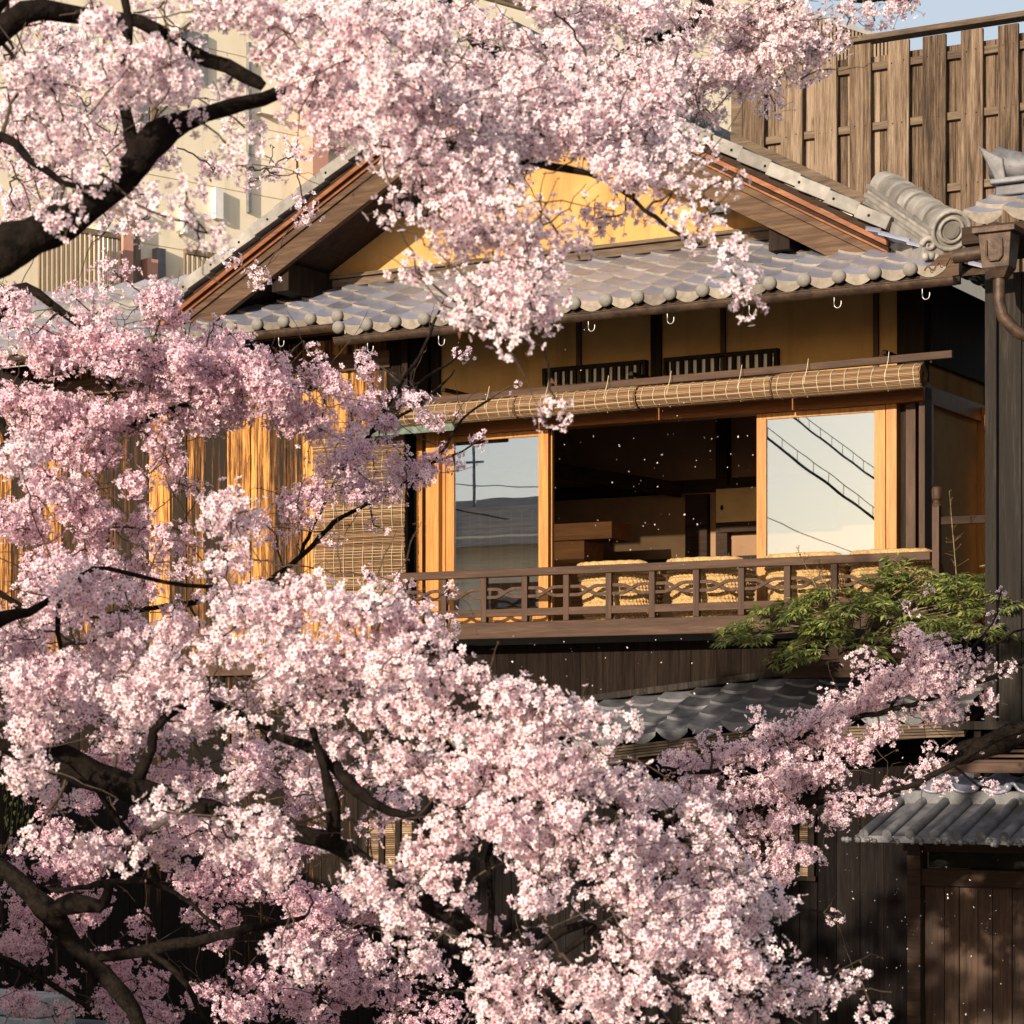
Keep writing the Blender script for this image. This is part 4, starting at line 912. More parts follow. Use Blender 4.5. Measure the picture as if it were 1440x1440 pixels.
class Tree:
    def __init__(s, label, base, pink, name='cherry_tree', bark='bark'):
        s.bark = bark
        s.root = thing(name, label, 'tree', tuple(base), world=True); s.base = base; s.N = []; s.R = []; s.trunk = MB(); s.tw = MB(); s.lf = MB(); s.pink = pink
        s.fc, s.fn, s.fs, s.fp = [], [], [], []
    def limb(s, spec, world=False):          # (x, y, depth, radius in px) along the limb, or world points with radius in m
        q = [(x, y, z, r) if world else (*PW(x, y, z), r*z/FPX) for x, y, z, r in spec]
        c = cr(q, .06); c[1:, :3] += rng.normal(0, .0035, (len(c)-1, 3))+0*c[1:, :3]
        sm_ = np.convolve(rng.normal(0, .16, len(c)+4), np.ones(5)/5, 'valid'); rad = np.abs(c[:, 3])*(1+sm_+rng.normal(0, .045, len(c))); n0 = len(s.trunk.v); ns_ = 16 if rad.max() > .03 else 7
        s.trunk.tube(c[:, :3], rad, ns_)
        if ns_ == 16:                        # knobbly bark: every ring vertex pushed in or out, lenticel bands across
            for i in range(len(c)):
                for k in range(16):
                    v = np.array(s.trunk.v[n0+i*16+k]); s.trunk.v[n0+i*16+k] = tuple(c[i, :3]+(v-c[i, :3])*(1+rng.normal(0, .05)+.06*math.sin(i*.9+k*1.3)))
        s.N += [p for p in c[:, :3]]; s.R += list(rad)
    def near(s, p):
        A = np.array(s.N); d = np.linalg.norm(A-p, axis=1)+(A[:, 2] > p[2]+.6)*.3; i = int(d.argmin()); return i, d[i]
    def connect(s, p, r0, r1, keep=True):
        i, L = s.near(p)
        if L < .02: return
        a = s.N[i]; n = max(3, int(L/.045)); c = (a+p)/2+rng.normal(0, .10*L, 3)+np.array([0, 0, .07*L])
        t = np.linspace(0, 1, n+1)[:, None]; pts = (1-t)**2*a+2*t*(1-t)*c+t*t*p
        pts[1:-1] += rng.normal(0, .006, (n-1, 3)); r0 = min(r0*(1+.35*L), s.R[i]*.85); s.tw.tube(pts, np.linspace(r0, r1, n+1), 6 if r0 > .006 else 5)
        if keep: s.N += [q for q in pts[1:]]; s.R += list(np.linspace(r0, r1, n+1)[1:])
    def puff(s, c, ax, fr, pink):
        A = np.sort(ax); n = int(.60*4*((A[2]*A[1])/fr**2)); n = max(5, n)
        d = rng.normal(size=(n, 3)); d /= np.linalg.norm(d, axis=1)[:, None]; rr = rng.uniform(.66, 1.06, n); out = rng.random(n) < .14; rr[out] = rng.uniform(1.05, 1.6, out.sum())
        s.fc.append(c+d*ax*rr[:, None]); s.fn.append(d+rng.normal(0, .42, (n, 3))); s.fs.append(fr*rng.uniform(.74, 1.15, n)); s.fp.append(np.full(n, pink))
        for dd, r_ in zip(d[out], rr[out]): s.tw.tube([c+dd*ax*.5, c+dd*ax*r_*.8+np.array([0, 0, .004]), c+dd*ax*r_], .0011, 3, False)
        for k in range(1+int(rng.integers(0, 4))):
            d = rng.normal(size=3); d /= np.linalg.norm(d); leaflet(s.lf, c+d*ax*.85, d, rng.uniform(.014, .035), .0055)
    def blobs(s, txt, fr=.0184):
        L = []
        for q in txt.replace('\n', ';').split(';'):
            v = [float(x) for x in q.split(',')] if q.strip() else None
            if v: L.append(v)
        todo = []
        for v in L:
            x, y, rx, ry, D = v[:5]; cv = v[5] if len(v) > 5 else 1.0; pk_ = v[6] if len(v) > 6 else 0
            todo.append((PW(x, y, D+rng.uniform(-.12, .12)), rx*D/FPX, ry*D/FPX, cv, pk_, D))
        subs = []
        while todo:                           # grow the tree: nearest cluster first
            A = np.array(s.N); ds = [np.linalg.norm(A-t[0], axis=1).min() for t in todo]; t = todo.pop(int(np.argmin(ds)))
            s.connect(t[0], .0075, .004)
            c, rx, ry, cv, pk_, D = t; Rs = .070 if D < 11 else .062
            if max(rx, ry) < .095: subs.append((c, np.array([rx, (rx+ry)/2, ry]), pk_)); continue
            n = max(2, int(round(3.1*cv*rx*ry/Rs**2)))
            for k in range(n):
                d = rng.normal(size=3); d /= np.linalg.norm(d); d *= rng.uniform(.25, 1)**.5
                q = c+d*np.array([max(rx-.6*Rs, .01), .8*(rx+ry)/2, max(ry-.6*Rs, .01)]); a = Rs*rng.uniform(.42, 1.2)
                subs.append((q, a*rng.uniform(.7, 1.3, 3), pk_))
        for c, ax, pk_ in subs:
            s.connect(c, .0042, .002); s.puff(c, ax, fr, s.pink+pk_+rng.normal(0, .08))
    def fill(s, boxes, avoid=()):            # many small clusters scattered through a stretch of the crown
        out = []
        for x0, x1, y0, y1, D0, D1, n, r0, r1, pk_ in boxes:
            for k in range(n):
                x, y = rng.uniform(x0, x1), rng.uniform(y0, y1)
                if any(a <= x <= c and b <= y <= d for a, b, c, d in avoid) and rng.random() < .85: continue
                r = rng.uniform(r0, r1); out.append('%.1f,%.1f,%.1f,%.1f,%.2f,.85,%.2f' % (x, y, r*1.25, r*.8, rng.uniform(D0, D1), pk_))
        s.blobs(';'.join(out))
    def sprouts(s, n, lo=.08, hi=.32, buds=3):
        A = len(s.N)
        for k in range(n):
            i = int(rng.integers(0, A)); a = s.N[i]; d = rng.normal(size=3)*np.array([1, .6, .8])+np.array([0, 0, .15]); d /= np.linalg.norm(d); L = rng.uniform(lo, hi)
            b_ = rng.normal(0, .35, 3); jg = np.cumsum(rng.normal(0, .035, (8, 3)), 0)*L; jg[0] = 0; pts = [a+d*L*t+b_*L*t*t+jg[m_] for m_, t in enumerate(np.linspace(0, 1, 8))]
            s.tw.tube(pts, np.linspace(.0036, .0014, 8), 5)
            for j in range(buds): p = pts[2+int(rng.integers(0, 6))]; leaflet(s.lf, p, rng.normal(size=3), .018, .005)
    def loose(s, n):                          # single flowers along the twigs
        A = np.array(s.N); i = rng.integers(0, len(A), n); s.fc.append(A[i]+rng.normal(0, .025, (n, 3))); s.fn.append(rng.normal(size=(n, 3))+np.array([0, -.5, .2])); s.fs.append(np.full(n, .016)); s.fp.append(np.full(n, s.pink))
    def finish(s):
        s.trunk.build('trunk', M[s.bark], s.root); s.tw.build('branches', M['twig'], s.root); s.lf.build('young_leaves', M['bud'], s.root)
        V, F, c = flowers(np.concatenate(s.fc), np.concatenate(s.fn), np.concatenate(s.fs), np.concatenate(s.fp))
        big_mesh('crown', V, F, M['flower'], s.root, c, s.base); print('flowers', s.root.name, len(V)//len(FV))

# --- near tree whose limbs cross the top of the picture
A_ = Tree('nearest cherry tree, large pale blossom puffs and thick dark limbs across the top left', np.array([-3.3, 8.6, 0]), .08)
A_.limb([(-3.3, 8.6, -.05, .26), (-3.25, 8.6, .8, .20), (-3.15, 8.5, 2.0, .18), (-2.95, 8.4, 3.3, .16), (-2.6, 8.3, 4.0, .14)], True)
A_.limb([(-420, 620, 8.3, 42), (-250, 480, 8.25, 36), (-90, 405, 8.2, 33), (20, 347, 8.2, 30), (90, 308, 8.2, 27), (150, 272, 8.2, 23), (190, 232, 8.2, 22), (222, 190, 8.25, 23), (262, 168, 8.3, 12), (320, 152, 8.4, 11), (370, 140, 8.5, 10), (410, 130, 8.6, 8), (440, 150, 8.6, 5), (470, 190, 8.6, 3)])
A_.limb([(196, 215, 8.22, 14), (184, 190, 8.2, 10), (178, 160, 8.2, 9), (172, 120, 8.2, 7), (180, 60, 8.2, 6), (178, -20, 8.2, 6)])
A_.limb([(-300, 500, 8.2, 30), (-180, 250, 8.3, 25), (-60, 90, 8.3, 20), (10, 32, 8.3, 17), (60, 14, 8.3, 14), (120, 26, 8.4, 11), (190, 30, 8.4, 9), (245, 52, 8.4, 9), (290, 80, 8.5, 9), (345, 108, 8.5, 9), (372, 122, 8.5, 6)])
A_.limb([(-60, 80, 8.3, 14), (60, -60, 8.6, 13), (250, -90, 9.0, 12), (450, -60, 9.6, 12), (560, 60, 10, 8), (570, 85, 10, 8), (600, 112, 10, 4)])
A_.limb([(450, -60, 9.6, 11), (600, -20, 10.2, 10), (685, 72, 10.6, 9), (740, 66, 10.7, 8), (800, 70, 10.8, 7), (822, 92, 10.8, 4)])
A_.limb([(600, -25, 10.2, 9), (760, -40, 10.8, 9), (990, -10, 11.2, 9), (960, 42, 11.2, 7), (920, 55, 11.2, 6), (885, 66, 11.2, 4)])
A_.limb([(990, -10, 11.2, 7), (1100, -20, 11.4, 6), (1200, 0, 11.6, 4), (1290, -5, 11.6, 3)])
A_.limb([(-50, 240, 8.3, 8), (0, 195, 8.0, 7), (40, 225, 7.9, 6), (90, 258, 7.9, 5), (140, 262, 7.9, 4)])
A_.limb([(820, 90, 10.8, 4), (700, 210, 9.0, 4), (745, 228, 8.7, 6), (800, 240, 8.7, 5), (850, 252, 8.7, 3), (890, 280, 8.6, 3), (940, 320, 8.5, 3), (985, 345, 8.5, 2)])
A_.limb([(570, 85, 10, 5), (620, 200, 8.8, 4), (660, 215, 8.6, 6), (700, 240, 8.5, 3), (745, 280, 8.4, 2.5)])
A_.limb([(570, 200, 8.8, 4), (580, 285, 8.2, 4), (612, 310, 8.2, 3), (640, 340, 8.2, 2)])
A_.blobs('''50,112,66,42,8;145,30,42,42,8;165,110,56,42,8;240,92,66,42,8;300,18,60,24,8.3;380,22,70,36,8.3;90,205,52,32,7.8;137,245,36,29,7.8;83,297,38,30,7.8;212,297,38,33,7.8;262,270,32,27,8;292,328,37,28,7.9
335,213,38,33,8.1;262,165,28,22,8.2;15,155,20,18,9;20,70,25,20,9.5,.7;95,60,45,18,9.5,.6;320,120,30,18,8.6,.7
380,62,45,45,8.2;440,105,60,55,8.2;500,55,70,55,8.2;560,125,70,60,8.1;480,178,52,34,8.1;600,60,50,45,8.6;535,205,38,40,8;555,297,34,29,7.8;600,235,70,50,8.1;650,280,45,40,8.1;640,335,42,30,8.2;585,383,30,23,8;700,290,50,40,8.1,.9
690,250,50,36,8.2;750,330,45,30,8.3;720,370,50,35,8.1;800,345,35,20,8.5,.8;690,420,55,40,8;745,425,55,38,8;655,450,42,32,7.9;640,425,25,30,8;722,482,27,24,7.8;778,580,27,25,8.2;700,330,50,30,8.3
650,170,70,50,8.4;720,130,60,45,8.8;800,185,60,42,8.8;860,165,50,42,8.9;915,150,55,38,9;700,180,50,40,8.5;640,110,50,40,9;590,20,60,30,9;680,40,40,22,10,.8
840,215,40,28,8.7;890,240,40,32,8.6;940,230,35,30,8.6;985,262,22,24,8.5;1025,257,19,19,8.5;992,213,22,18,8.7;965,195,35,25,8.9;945,270,30,22,8.6,.8;980,325,26,36,8.3;1030,358,25,28,8.3;1035,388,36,26,8.2;1048,428,28,23,8.2;930,300,25,14,8.7,.7;1000,300,25,20,8.5
830,310,40,18,9.2,.7;880,300,30,20,9.2,.5;760,190,40,30,8.8;745,215,30,14,8.9,.6''')
A_.blobs('''800,28,60,28,11;870,22,70,30,11;860,90,70,32,11;780,112,50,34,10.8;940,100,60,30,11;1000,30,60,30,11.3;1060,30,50,38,11.3;1120,38,50,28,11.4;1010,100,50,28,11.3;1090,75,45,25,11.4;1150,68,35,20,11.5;1200,15,50,16,11.5;1275,8,48,12,11.6;1180,58,20,16,11.5;1045,115,30,20,11.5;975,135,30,20,11.4,.8
1080,128,26,20,12.2,.9,.2;1090,157,20,12,12.2,1,.2;1030,75,40,30,11.5;900,60,40,22,11.3,.8;950,50,40,25,11.3,.7;1100,10,60,18,11.4;930,12,60,16,11.3,.8;1000,160,30,18,11.5,.6;1230,30,25,10,11.6,.7''', .0165)
A_.blobs('''428,293,21,24,13,1,.15;363,390,22,18,13,1,.15;325,363,17,14,13,1,.15;417,215,21,17,12.5,1,.15;350,257,18,14,12,1,.15;390,245,20,14,12,1,.1;300,240,30,20,11,.7,.1;110,170,60,30,10.5,.6,.15;180,210,40,30,10.5,.6,.15;60,250,40,25,10.5,.6,.15;25,295,34,32,11,1,.15;225,130,60,25,10,.7;310,155,25,20,10,.8,.15;60,30,60,30,10.5,.6;100,90,60,25,10.5,.5;345,180,30,16,10,.6,.1''')
A_.blobs('''560,190,66,44,8.2;620,160,60,44,8.3;680,230,60,42,8.3;830,140,66,36,9;790,110,60,36,9.2;880,205,50,30,8.8;745,60,60,28,10;700,110,60,40,9;620,300,36,26,8.2;720,200,50,40,8.6;520,130,50,40,8.4;460,30,60,28,8.6;540,20,60,28,8.8;900,110,60,34,9.6;820,60,50,28,10.6;760,420,36,24,8.1;700,460,40,18,8;670,395,40,24,8.1;420,160,30,22,8.3;60,170,50,24,8.4,.8;200,120,40,24,8.2;20,20,40,20,9,.7''')
A_.blobs('-560,380,140,130,7.6,.3;-760,420,140,130,7.6,.3;-650,600,140,120,7.8,.3;-420,520,120,100,7.8,.3')  # unseen crown left of the view, added to shade the gate and lower wall
A_.blobs('-120,120,80,60,8.2,.7;-140,330,80,60,8.2,.7;-60,30,60,50,8.2,.7;-200,200,90,60,8.8,.7;420,-60,120,40,9.5,.7;700,-50,120,30,10.5,.7;1050,-40,120,25,11.4,.7;150,-60,120,40,8.8,.7')
A_.fill([(0, 330, 0, 330, 9, 11, 50, 14, 28, .08), (0, 140, 90, 330, 9, 11, 12, 16, 28, .14), (330, 620, 0, 240, 8.4, 9.6, 18, 26, 40, .05), (620, 960, 0, 230, 9, 10.8, 24, 24, 38, .05), (960, 1180, 0, 130, 11.2, 11.8, 10, 16, 28, .05)], [(190, 100, 420, 250), (240, 230, 400, 420)])
A_.sprouts(420); A_.loose(120); A_.finish()

# --- near tree of the lower half
B_ = Tree('cherry tree with the broad bright blossom bank filling the lower middle', np.array([-3.4, 10.2, 0]), .14)
B_.limb([(-3.4, 10.2, -.05, .25), (-3.4, 10.2, .8, .20), (-3.2, 10.1, 1.6, .17), (-2.9, 9.9, 2.4, .14)], True)
B_.limb([(-330, 1060, 9.8, 34), (-150, 1040, 9.7, 28), (20, 1040, 9.6, 24), (75, 1062, 9.6, 23), (130, 1092, 9.6, 22), (190, 1110, 9.6, 17), (250, 1126, 9.6, 13), (320, 1146, 9.5, 12), (400, 1166, 9.4, 12), (470, 1188, 9.3, 12), (520, 1215, 9.2, 12), (590, 1265, 9.1, 12), (640, 1295, 9.1, 12), (690, 1325, 9.1, 11), (740, 1352, 9.0, 8), (800, 1390, 9.0, 6), (860, 1440, 9, 5)])
B_.limb([(-200, 1040, 9.7, 22), (-60, 900, 9.8, 16), (40, 860, 9.9, 7), (84, 835, 10, 3.6), (130, 798, 10, 3.4), (200, 810, 10, 3.4), (260, 823, 10, 3.3), (330, 827, 10, 3.2), (380, 818, 10, 2.8), (440, 826, 10, 2.4), (480, 835, 10, 2)])
B_.limb([(84, 838, 10, 4), (82, 870, 10, 4), (84, 910, 10, 3), (100, 940, 10, 2)])
B_.limb([(190, 1110, 9.6, 10), (230, 1010, 9.5, 6), (290, 992, 9.4, 9), (330, 1000, 9.4, 5), (380, 1030, 9.4, 6), (450, 1060, 9.3, 9), (500, 1110, 9.2, 9), (545, 1140, 9.2, 6), (590, 1150, 9.2, 5)])
B_.limb([(470, 1188, 9.3, 9), (470, 1140, 9.2, 10), (455, 1080, 9.2, 7), (440, 1020, 9.2, 5), (425, 985, 9.2, 4)])
B_.limb([(690, 1325, 9.1, 7), (690, 1250, 9, 5), (685, 1210, 9, 4), (690, 1180, 9, 3)])
B_.limb([(740, 1352, 9, 6), (790, 1310, 8.9, 7), (840, 1300, 8.9, 5), (790, 1340, 8.9, 4)])
B_.limb([(590, 1150, 9.2, 5), (640, 1060, 9.1, 7), (590, 1020, 9.1, 5), (560, 980, 9.1, 4)])
B_.limb([(640, 1060, 9.1, 6), (720, 1050, 9.1, 5), (800, 1040, 9.1, 5), (860, 1130, 9.1, 4), (930, 1160, 9.2, 4), (980, 1200, 9.3, 3)])
B_.limb([(130, 1092, 9.6, 8), (150, 1130, 9.8, 5), (180, 1170, 9.9, 5), (205, 1200, 10, 4), (225, 1240, 10, 3)])
B_.blobs('''360,862,66,36,9;430,852,60,42,9;500,862,66,42,8.9;560,880,52,40,8.9;605,905,35,28,8.9;380,920,80,36,8.9;470,925,80,38,8.8;560,935,66,38,8.8;640,955,56,32,8.8;700,975,56,36,8.8;760,1002,56,36,8.8;300,905,60,36,9.1;240,935,60,36,9.2;180,965,60,28,9.3;100,955,66,34,9.5,1,.12;40,965,50,38,9.5,1,.12
40,1030,46,32,9.4;820,1012,46,32,8.9;875,1022,36,24,8.9;620,1012,60,30,8.9;680,1038,60,30,8.9;750,1055,60,28,8.9;540,1000,56,34,9;450,992,56,30,9;380,975,48,26,9.1;300,1000,46,24,9.4,.8,.1;120,1010,50,26,9.6,.8,.1;320,790,46,38,9.4;318,715,50,32,9.5;350,745,30,25,9.5
650,1100,60,42,8.8;700,1080,60,42,8.8;760,1090,66,38,8.8;830,1090,58,38,8.9;880,1105,46,32,9;720,1155,60,48,8.7;640,1165,48,42,8.8;790,1150,55,45,8.8;760,1205,50,45,8.7;760,1268,46,32,8.6;850,1195,60,42,8.9;900,1165,50,38,9;940,1200,48,38,9.1;880,1250,50,38,8.9;930,1272,48,42,9;550,1070,38,34,8.9
600,1190,44,38,8.8;630,1240,42,30,8.8;510,1245,40,36,8.7;575,1300,42,38,8.7;560,1255,30,25,8.8;668,1332,26,25,8.6;740,1372,60,38,8.8;690,1412,56,34,8.8;820,1380,58,38,8.8;890,1330,52,38,8.8;950,1332,50,46,8.9;900,1400,50,38,8.8;980,1400,50,38,8.9;1000,1332,48,38,9;1020,1272,44,36,9.2
1045,1372,50,38,9.1;1100,1402,40,32,9.3;1085,1340,34,28,9.3;1150,1395,40,24,9.5;1190,1382,24,20,9.6;1213,1372,14,12,9.6;1232,1430,28,18,9.5;980,1150,46,38,9.3;1000,1212,40,36,9.3;1042,1240,40,36,9.5;1000,1290,45,32,9.2;1060,1290,40,28,9.5;1090,1268,34,28,9.7;780,1430,60,25,8.8;850,1430,50,25,8.8
37,1085,38,30,9;222,1138,33,27,9;375,1165,42,40,8.9;390,1228,36,30,9.5,.9,.1;182,1205,26,27,9;53,1180,26,27,9.4;325,1103,28,27,9.6;395,1335,31,27,9.6,1,.1;430,1365,35,22,9.6,1,.1;170,1040,40,22,9.8,.8,.15;440,1040,40,26,9.4,.8;600,1095,40,30,9,.9;480,1050,40,24,9.2,.7
30,640,40,28,10.5,.9,.15;100,860,56,36,10.4,.9,.15;40,890,46,40,10.2,.9,.15;170,890,50,32,10.2,.9,.15;80,800,56,32,10.6,.8,.15''')
B_.blobs('260,985,40,24,9.2;200,1005,36,22,9.2;340,1015,30,18,9.1;250,1120,34,20,9.2;320,1150,26,18,9.2')
B_.blobs('250,1090,50,26,11,.8,.25;370,1090,48,26,11,.8,.25;430,1110,46,40,11,.8,.25;330,1060,50,22,11,.8,.25;200,1045,48,22,11,.7,.2;260,1030,40,22,11,.7,.2;240,1195,50,40,11,.7,.2;300,1180,40,30,11,.7,.2;560,1130,30,25,11,.7,.2;520,1170,20,15,11,.6,.2;600,1360,38,28,11,.8,.2;540,1340,46,18,11,.6,.2;1020,1440,60,20,9.2;650,1270,25,25,9.6,.7,.2;830,1270,25,20,9.6,.7,.15')
B_.blobs('-330,790,130,120,9.6,.5;-480,760,150,120,10,.5;-560,900,160,110,10.2,.5;-420,960,140,90,9.6,.5;-260,1000,100,110,9.8,.5;-300,1150,120,90,9.8,.5;-460,1100,140,110,10.4,.45;-650,820,150,120,10.4,.3;-300,650,110,70,9.6,.3;-480,620,120,70,10,.25')  # extra crown out of view, added to cast shade on lower walls and farther tree
B_.blobs('-120,1040,90,60,9.6,.7;-100,900,70,60,9.8,.7;-220,980,80,60,9.8,.7;1000,1490,90,40,9.2,.7;750,1490,120,40,9,.7')
B_.fill([(0, 480, 1010, 1200, 9.6, 11, 22, 16, 28, .12), (0, 330, 830, 1010, 9.8, 10.8, 24, 20, 34, .12), (440, 1000, 1050, 1430, 9.2, 10.4, 24, 18, 30, .1), (300, 620, 830, 1000, 9, 10, 12, 22, 34, .03)], [(1020, 1060, 1100, 1440), (470, 1140, 600, 1240)])
B_.sprouts(380); B_.loose(120); B_.finish()

# --- farther tree, crisp lilac-pink sprays over the cedar wall and the shaded lower left
C_ = Tree('cherry tree close to the cedar wall with fine lilac-pink sprays at the left', np.array([-3.6, 13.4, 0]), .50, bark='bark2')
C_.limb([(-3.6, 13.4, -.05, .22), (-3.55, 13.4, .8, .17), (-3.4, 13.3, 1.7, .15), (-3.2, 13.2, 2.6, .12), (-3.1, 13.1, 4.0, .09)], True)
C_.limb([(-130, 900, 13.2, 18), (-60, 740, 13, 14), (0, 640, 12.8, 11), (60, 600, 12.8, 9), (120, 606, 12.8, 8), (180, 598, 12.8, 7), (230, 580, 12.8, 5), (300, 560, 12.9, 4), (400, 552, 13, 3), (470, 540, 13.2, 2.5)])
C_.limb([(-60, 740, 13, 12), (-20, 500, 12.8, 8), (20, 405, 12.6, 7), (70, 425, 12.6, 6), (115, 460, 12.6, 5), (160, 480, 12.7, 4), (200, 495, 12.7, 3)])
C_.limb([(-20, 560, 12.8, 8), (0, 590, 12.6, 7), (20, 640, 12.6, 5), (60, 690, 12.6, 4), (100, 720, 12.6, 4), (150, 745, 12.7, 3)])
C_.limb([(-20, 520, 12.8, 8), (60, 545, 12.6, 6), (140, 500, 12.6, 4), (155, 540, 12.6, 4), (175, 590, 12.6, 3)])
C_.limb([(-130, 960, 13.2, 12), (-40, 830, 13, 6), (60, 870, 13, 5), (140, 865, 13, 4), (250, 850, 13.2, 3.4), (350, 830, 13.4, 3.2), (420, 785, 13.6, 3), (470, 735, 13.8, 3.2), (520, 705, 14, 2.8), (570, 680, 14.2, 2.4), (610, 650, 14.3, 2), (650, 590, 14.4, 1.6), (690, 560, 14.5, 1.6)])
C_.limb([(420, 785, 13.6, 3), (470, 680, 13.9, 2.4), (520, 610, 14.1, 2.4), (555, 555, 14.2, 2.6), (590, 500, 14.3, 2.6), (610, 455, 14.3, 2), (625, 420, 14.3, 1)])
C_.limb([(555, 555, 14.2, 2.5), (600, 530, 14.3, 2), (640, 505, 14.4, 1.5), (655, 490, 14.4, 1)])
C_.limb([(610, 650, 14.3, 2), (650, 635, 14.4, 1.6), (680, 615, 14.4, 1)]); C_.limb([(520, 610, 14.1, 2), (600, 560, 14.3, 2), (640, 520, 14.4, 1.4)])
C_.limb([(-200, 1190, 13.4, 22), (-60, 1200, 13.2, 15), (12, 1228, 13, 14), (50, 1262, 12.9, 14), (82, 1300, 12.9, 14), (120, 1345, 12.9, 12), (160, 1385, 12.8, 12), (185, 1420, 12.8, 11), (205, 1470, 12.8, 10)])
C_.limb([(70, 1290, 12.9, 12), (100, 1270, 12.8, 14), (140, 1275, 12.8, 9), (155, 1240, 12.7, 5)])
C_.limb([(120, 1345, 12.9, 8), (190, 1340, 12.8, 9), (240, 1330, 12.8, 10), (290, 1320, 12.8, 8), (340, 1308, 12.8, 7), (388, 1300, 12.8, 5), (430, 1290, 12.9, 3)])
C_.limb([(205, 1335, 12.8, 5), (250, 1370, 12.7, 5), (280, 1420, 12.7, 4), (300, 1460, 12.7, 4)]); C_.limb([(-40, 1330, 13, 6), (30, 1360, 12.8, 5), (80, 1390, 12.8, 4), (130, 1420, 12.8, 3)])
C_.limb([(-60, 1200, 13.2, 10), (60, 1250, 13, 4), (150, 1242, 12.9, 4), (210, 1240, 12.9, 4), (260, 1265, 12.9, 3), (320, 1320, 12.9, 2)])
C_.blobs('''30,570,40,38,12.5;60,512,28,14,12.6;160,515,40,20,12.6;210,502,40,22,12.6;262,520,48,32,12.6;330,530,56,36,12.8;390,548,56,38,12.9;440,530,38,26,13;470,545,28,28,13.1;300,575,48,24,12.8;200,580,56,28,12.6;120,578,42,24,12.6;60,602,46,28,12.5;350,505,40,15,12.8;290,490,30,12,12.7
80,628,40,28,12.4;235,650,33,26,12.6;190,680,30,18,12.6;90,690,58,32,12.4;40,740,48,46,12.4;120,720,38,36,12.4;60,800,58,36,12.4;130,790,48,32,12.4;200,742,38,26,12.6;230,755,26,18,12.6;200,830,48,24,12.7,.8;250,745,20,14,12.8;265,765,20,12,13;225,622,36,18,12.6;145,640,26,16,12.6,.7
425,720,38,26,13.4,.9;400,700,20,14,13.4,.8;440,690,30,24,13.5;475,655,34,24,13.7;500,640,40,26,13.9;450,605,28,24,13.4;525,690,48,26,14;570,662,38,20,14.2;600,650,24,12,14.3;625,640,18,14,14.3;640,655,14,11,14.4;515,520,24,18,14,.7;500,572,34,22,13.9,.9;540,600,24,16,14.1,.9;530,555,18,14,14.1,.9;570,560,20,16,14.2,.8;545,625,20,12,14.1;490,615,26,16,13.8,.9
650,497,14,12,14.4,.8;615,595,13,16,14.4,.8;672,618,13,11,14.5,.8;525,738,11,12,14;540,745,8,7,14;728,540,5,4,14.5;505,500,10,8,14.2,.7;595,580,10,8,14.4;640,585,8,6,14.4;360,740,30,20,13.2,.7;290,800,30,14,13,.6;390,760,20,14,13.4,.7;470,760,16,10,13.6,.7;280,690,20,14,12.8,.6
160,380,26,19,12.4;210,420,24,16,12.5;100,413,24,17,12.5;143,432,15,12,12.5;225,452,44,16,12.6,.9;120,470,40,16,12.6,.7;40,480,36,16,12.5,.7;300,455,26,12,12.8,.7;330,475,22,9,12.9,.8;440,490,12,9,13.6,.8;30,425,20,14,12.4,.6;10,505,20,18,12.4
560,820,24,12,12,.9;630,882,24,22,12;635,832,9,14,12.5;590,850,20,12,12,.8;520,810,30,12,12,.8;60,460,30,14,12.6,.5''')
C_.blobs('''100,1230,56,36,13.5,.8,.15;60,1280,50,36,13.5,.8,.15;35,1330,36,30,13.4,.8,.15;150,1350,46,28,13.3,.7,.15;110,1300,36,26,13.4,.7,.15;280,1240,48,36,13.6,.8,.15;330,1210,38,28,13.6,.7,.15;300,1290,56,24,13.6,.7,.15;350,1250,48,28,13.6,.8,.15;440,1280,46,34,13.6,.8,.15;420,1320,36,26,13.6,.7,.15
300,1400,56,24,13.4,.8,.15;350,1422,48,22,13.4,.7,.15;230,1382,36,22,13.4,.7,.15;420,1422,36,18,13.4,.6,.15;250,1432,46,12,13.4,.7,.15;160,1412,36,22,13.3,.7,.15;500,1372,44,26,13.6,.7,.15;560,1400,38,28,13.6,.7,.15;620,1422,36,22,13.6,.6,.15;430,1190,40,30,13.6,.7,.15;250,1150,38,26,13.6,.7,.15;300,1130,40,24,13.6,.7,.15;60,1140,30,16,13.4,.5,.15
20,1400,24,14,13.2,.5,.15;90,1420,30,16,13.2,.6,.15;480,1330,36,18,13.6,.6,.15;490,1290,30,20,13.6,.6,.15;200,1300,30,14,13.4,.5,.15;470,1090,40,30,13.6,.7,.15;120,1130,30,20,13.5,.5,.15;150,1180,30,20,13.5,.6,.15;20,1230,26,26,13.4,.7,.15;340,1370,30,16,13.4,.6,.15;390,1395,30,16,13.4,.6,.15;560,1440,40,14,13.6,.5,.15;400,1255,30,22,13.6,.6,.15''')
C_.blobs('-420,760,170,90,12,.35;-560,700,170,100,12.6,.35;-330,800,110,80,11.6,.35;-700,760,170,110,13,.3;-480,900,170,80,11.8,.3;-300,930,110,70,12.4,.35;-640,950,170,80,12.6,.3')  # crown mass beyond the left edge, added for its shade on the lower wall
C_.blobs('-100,600,80,60,12.8,.7;-120,780,80,60,12.8,.7;-140,1250,80,50,13.2,.7;-60,450,50,40,12.6,.6')
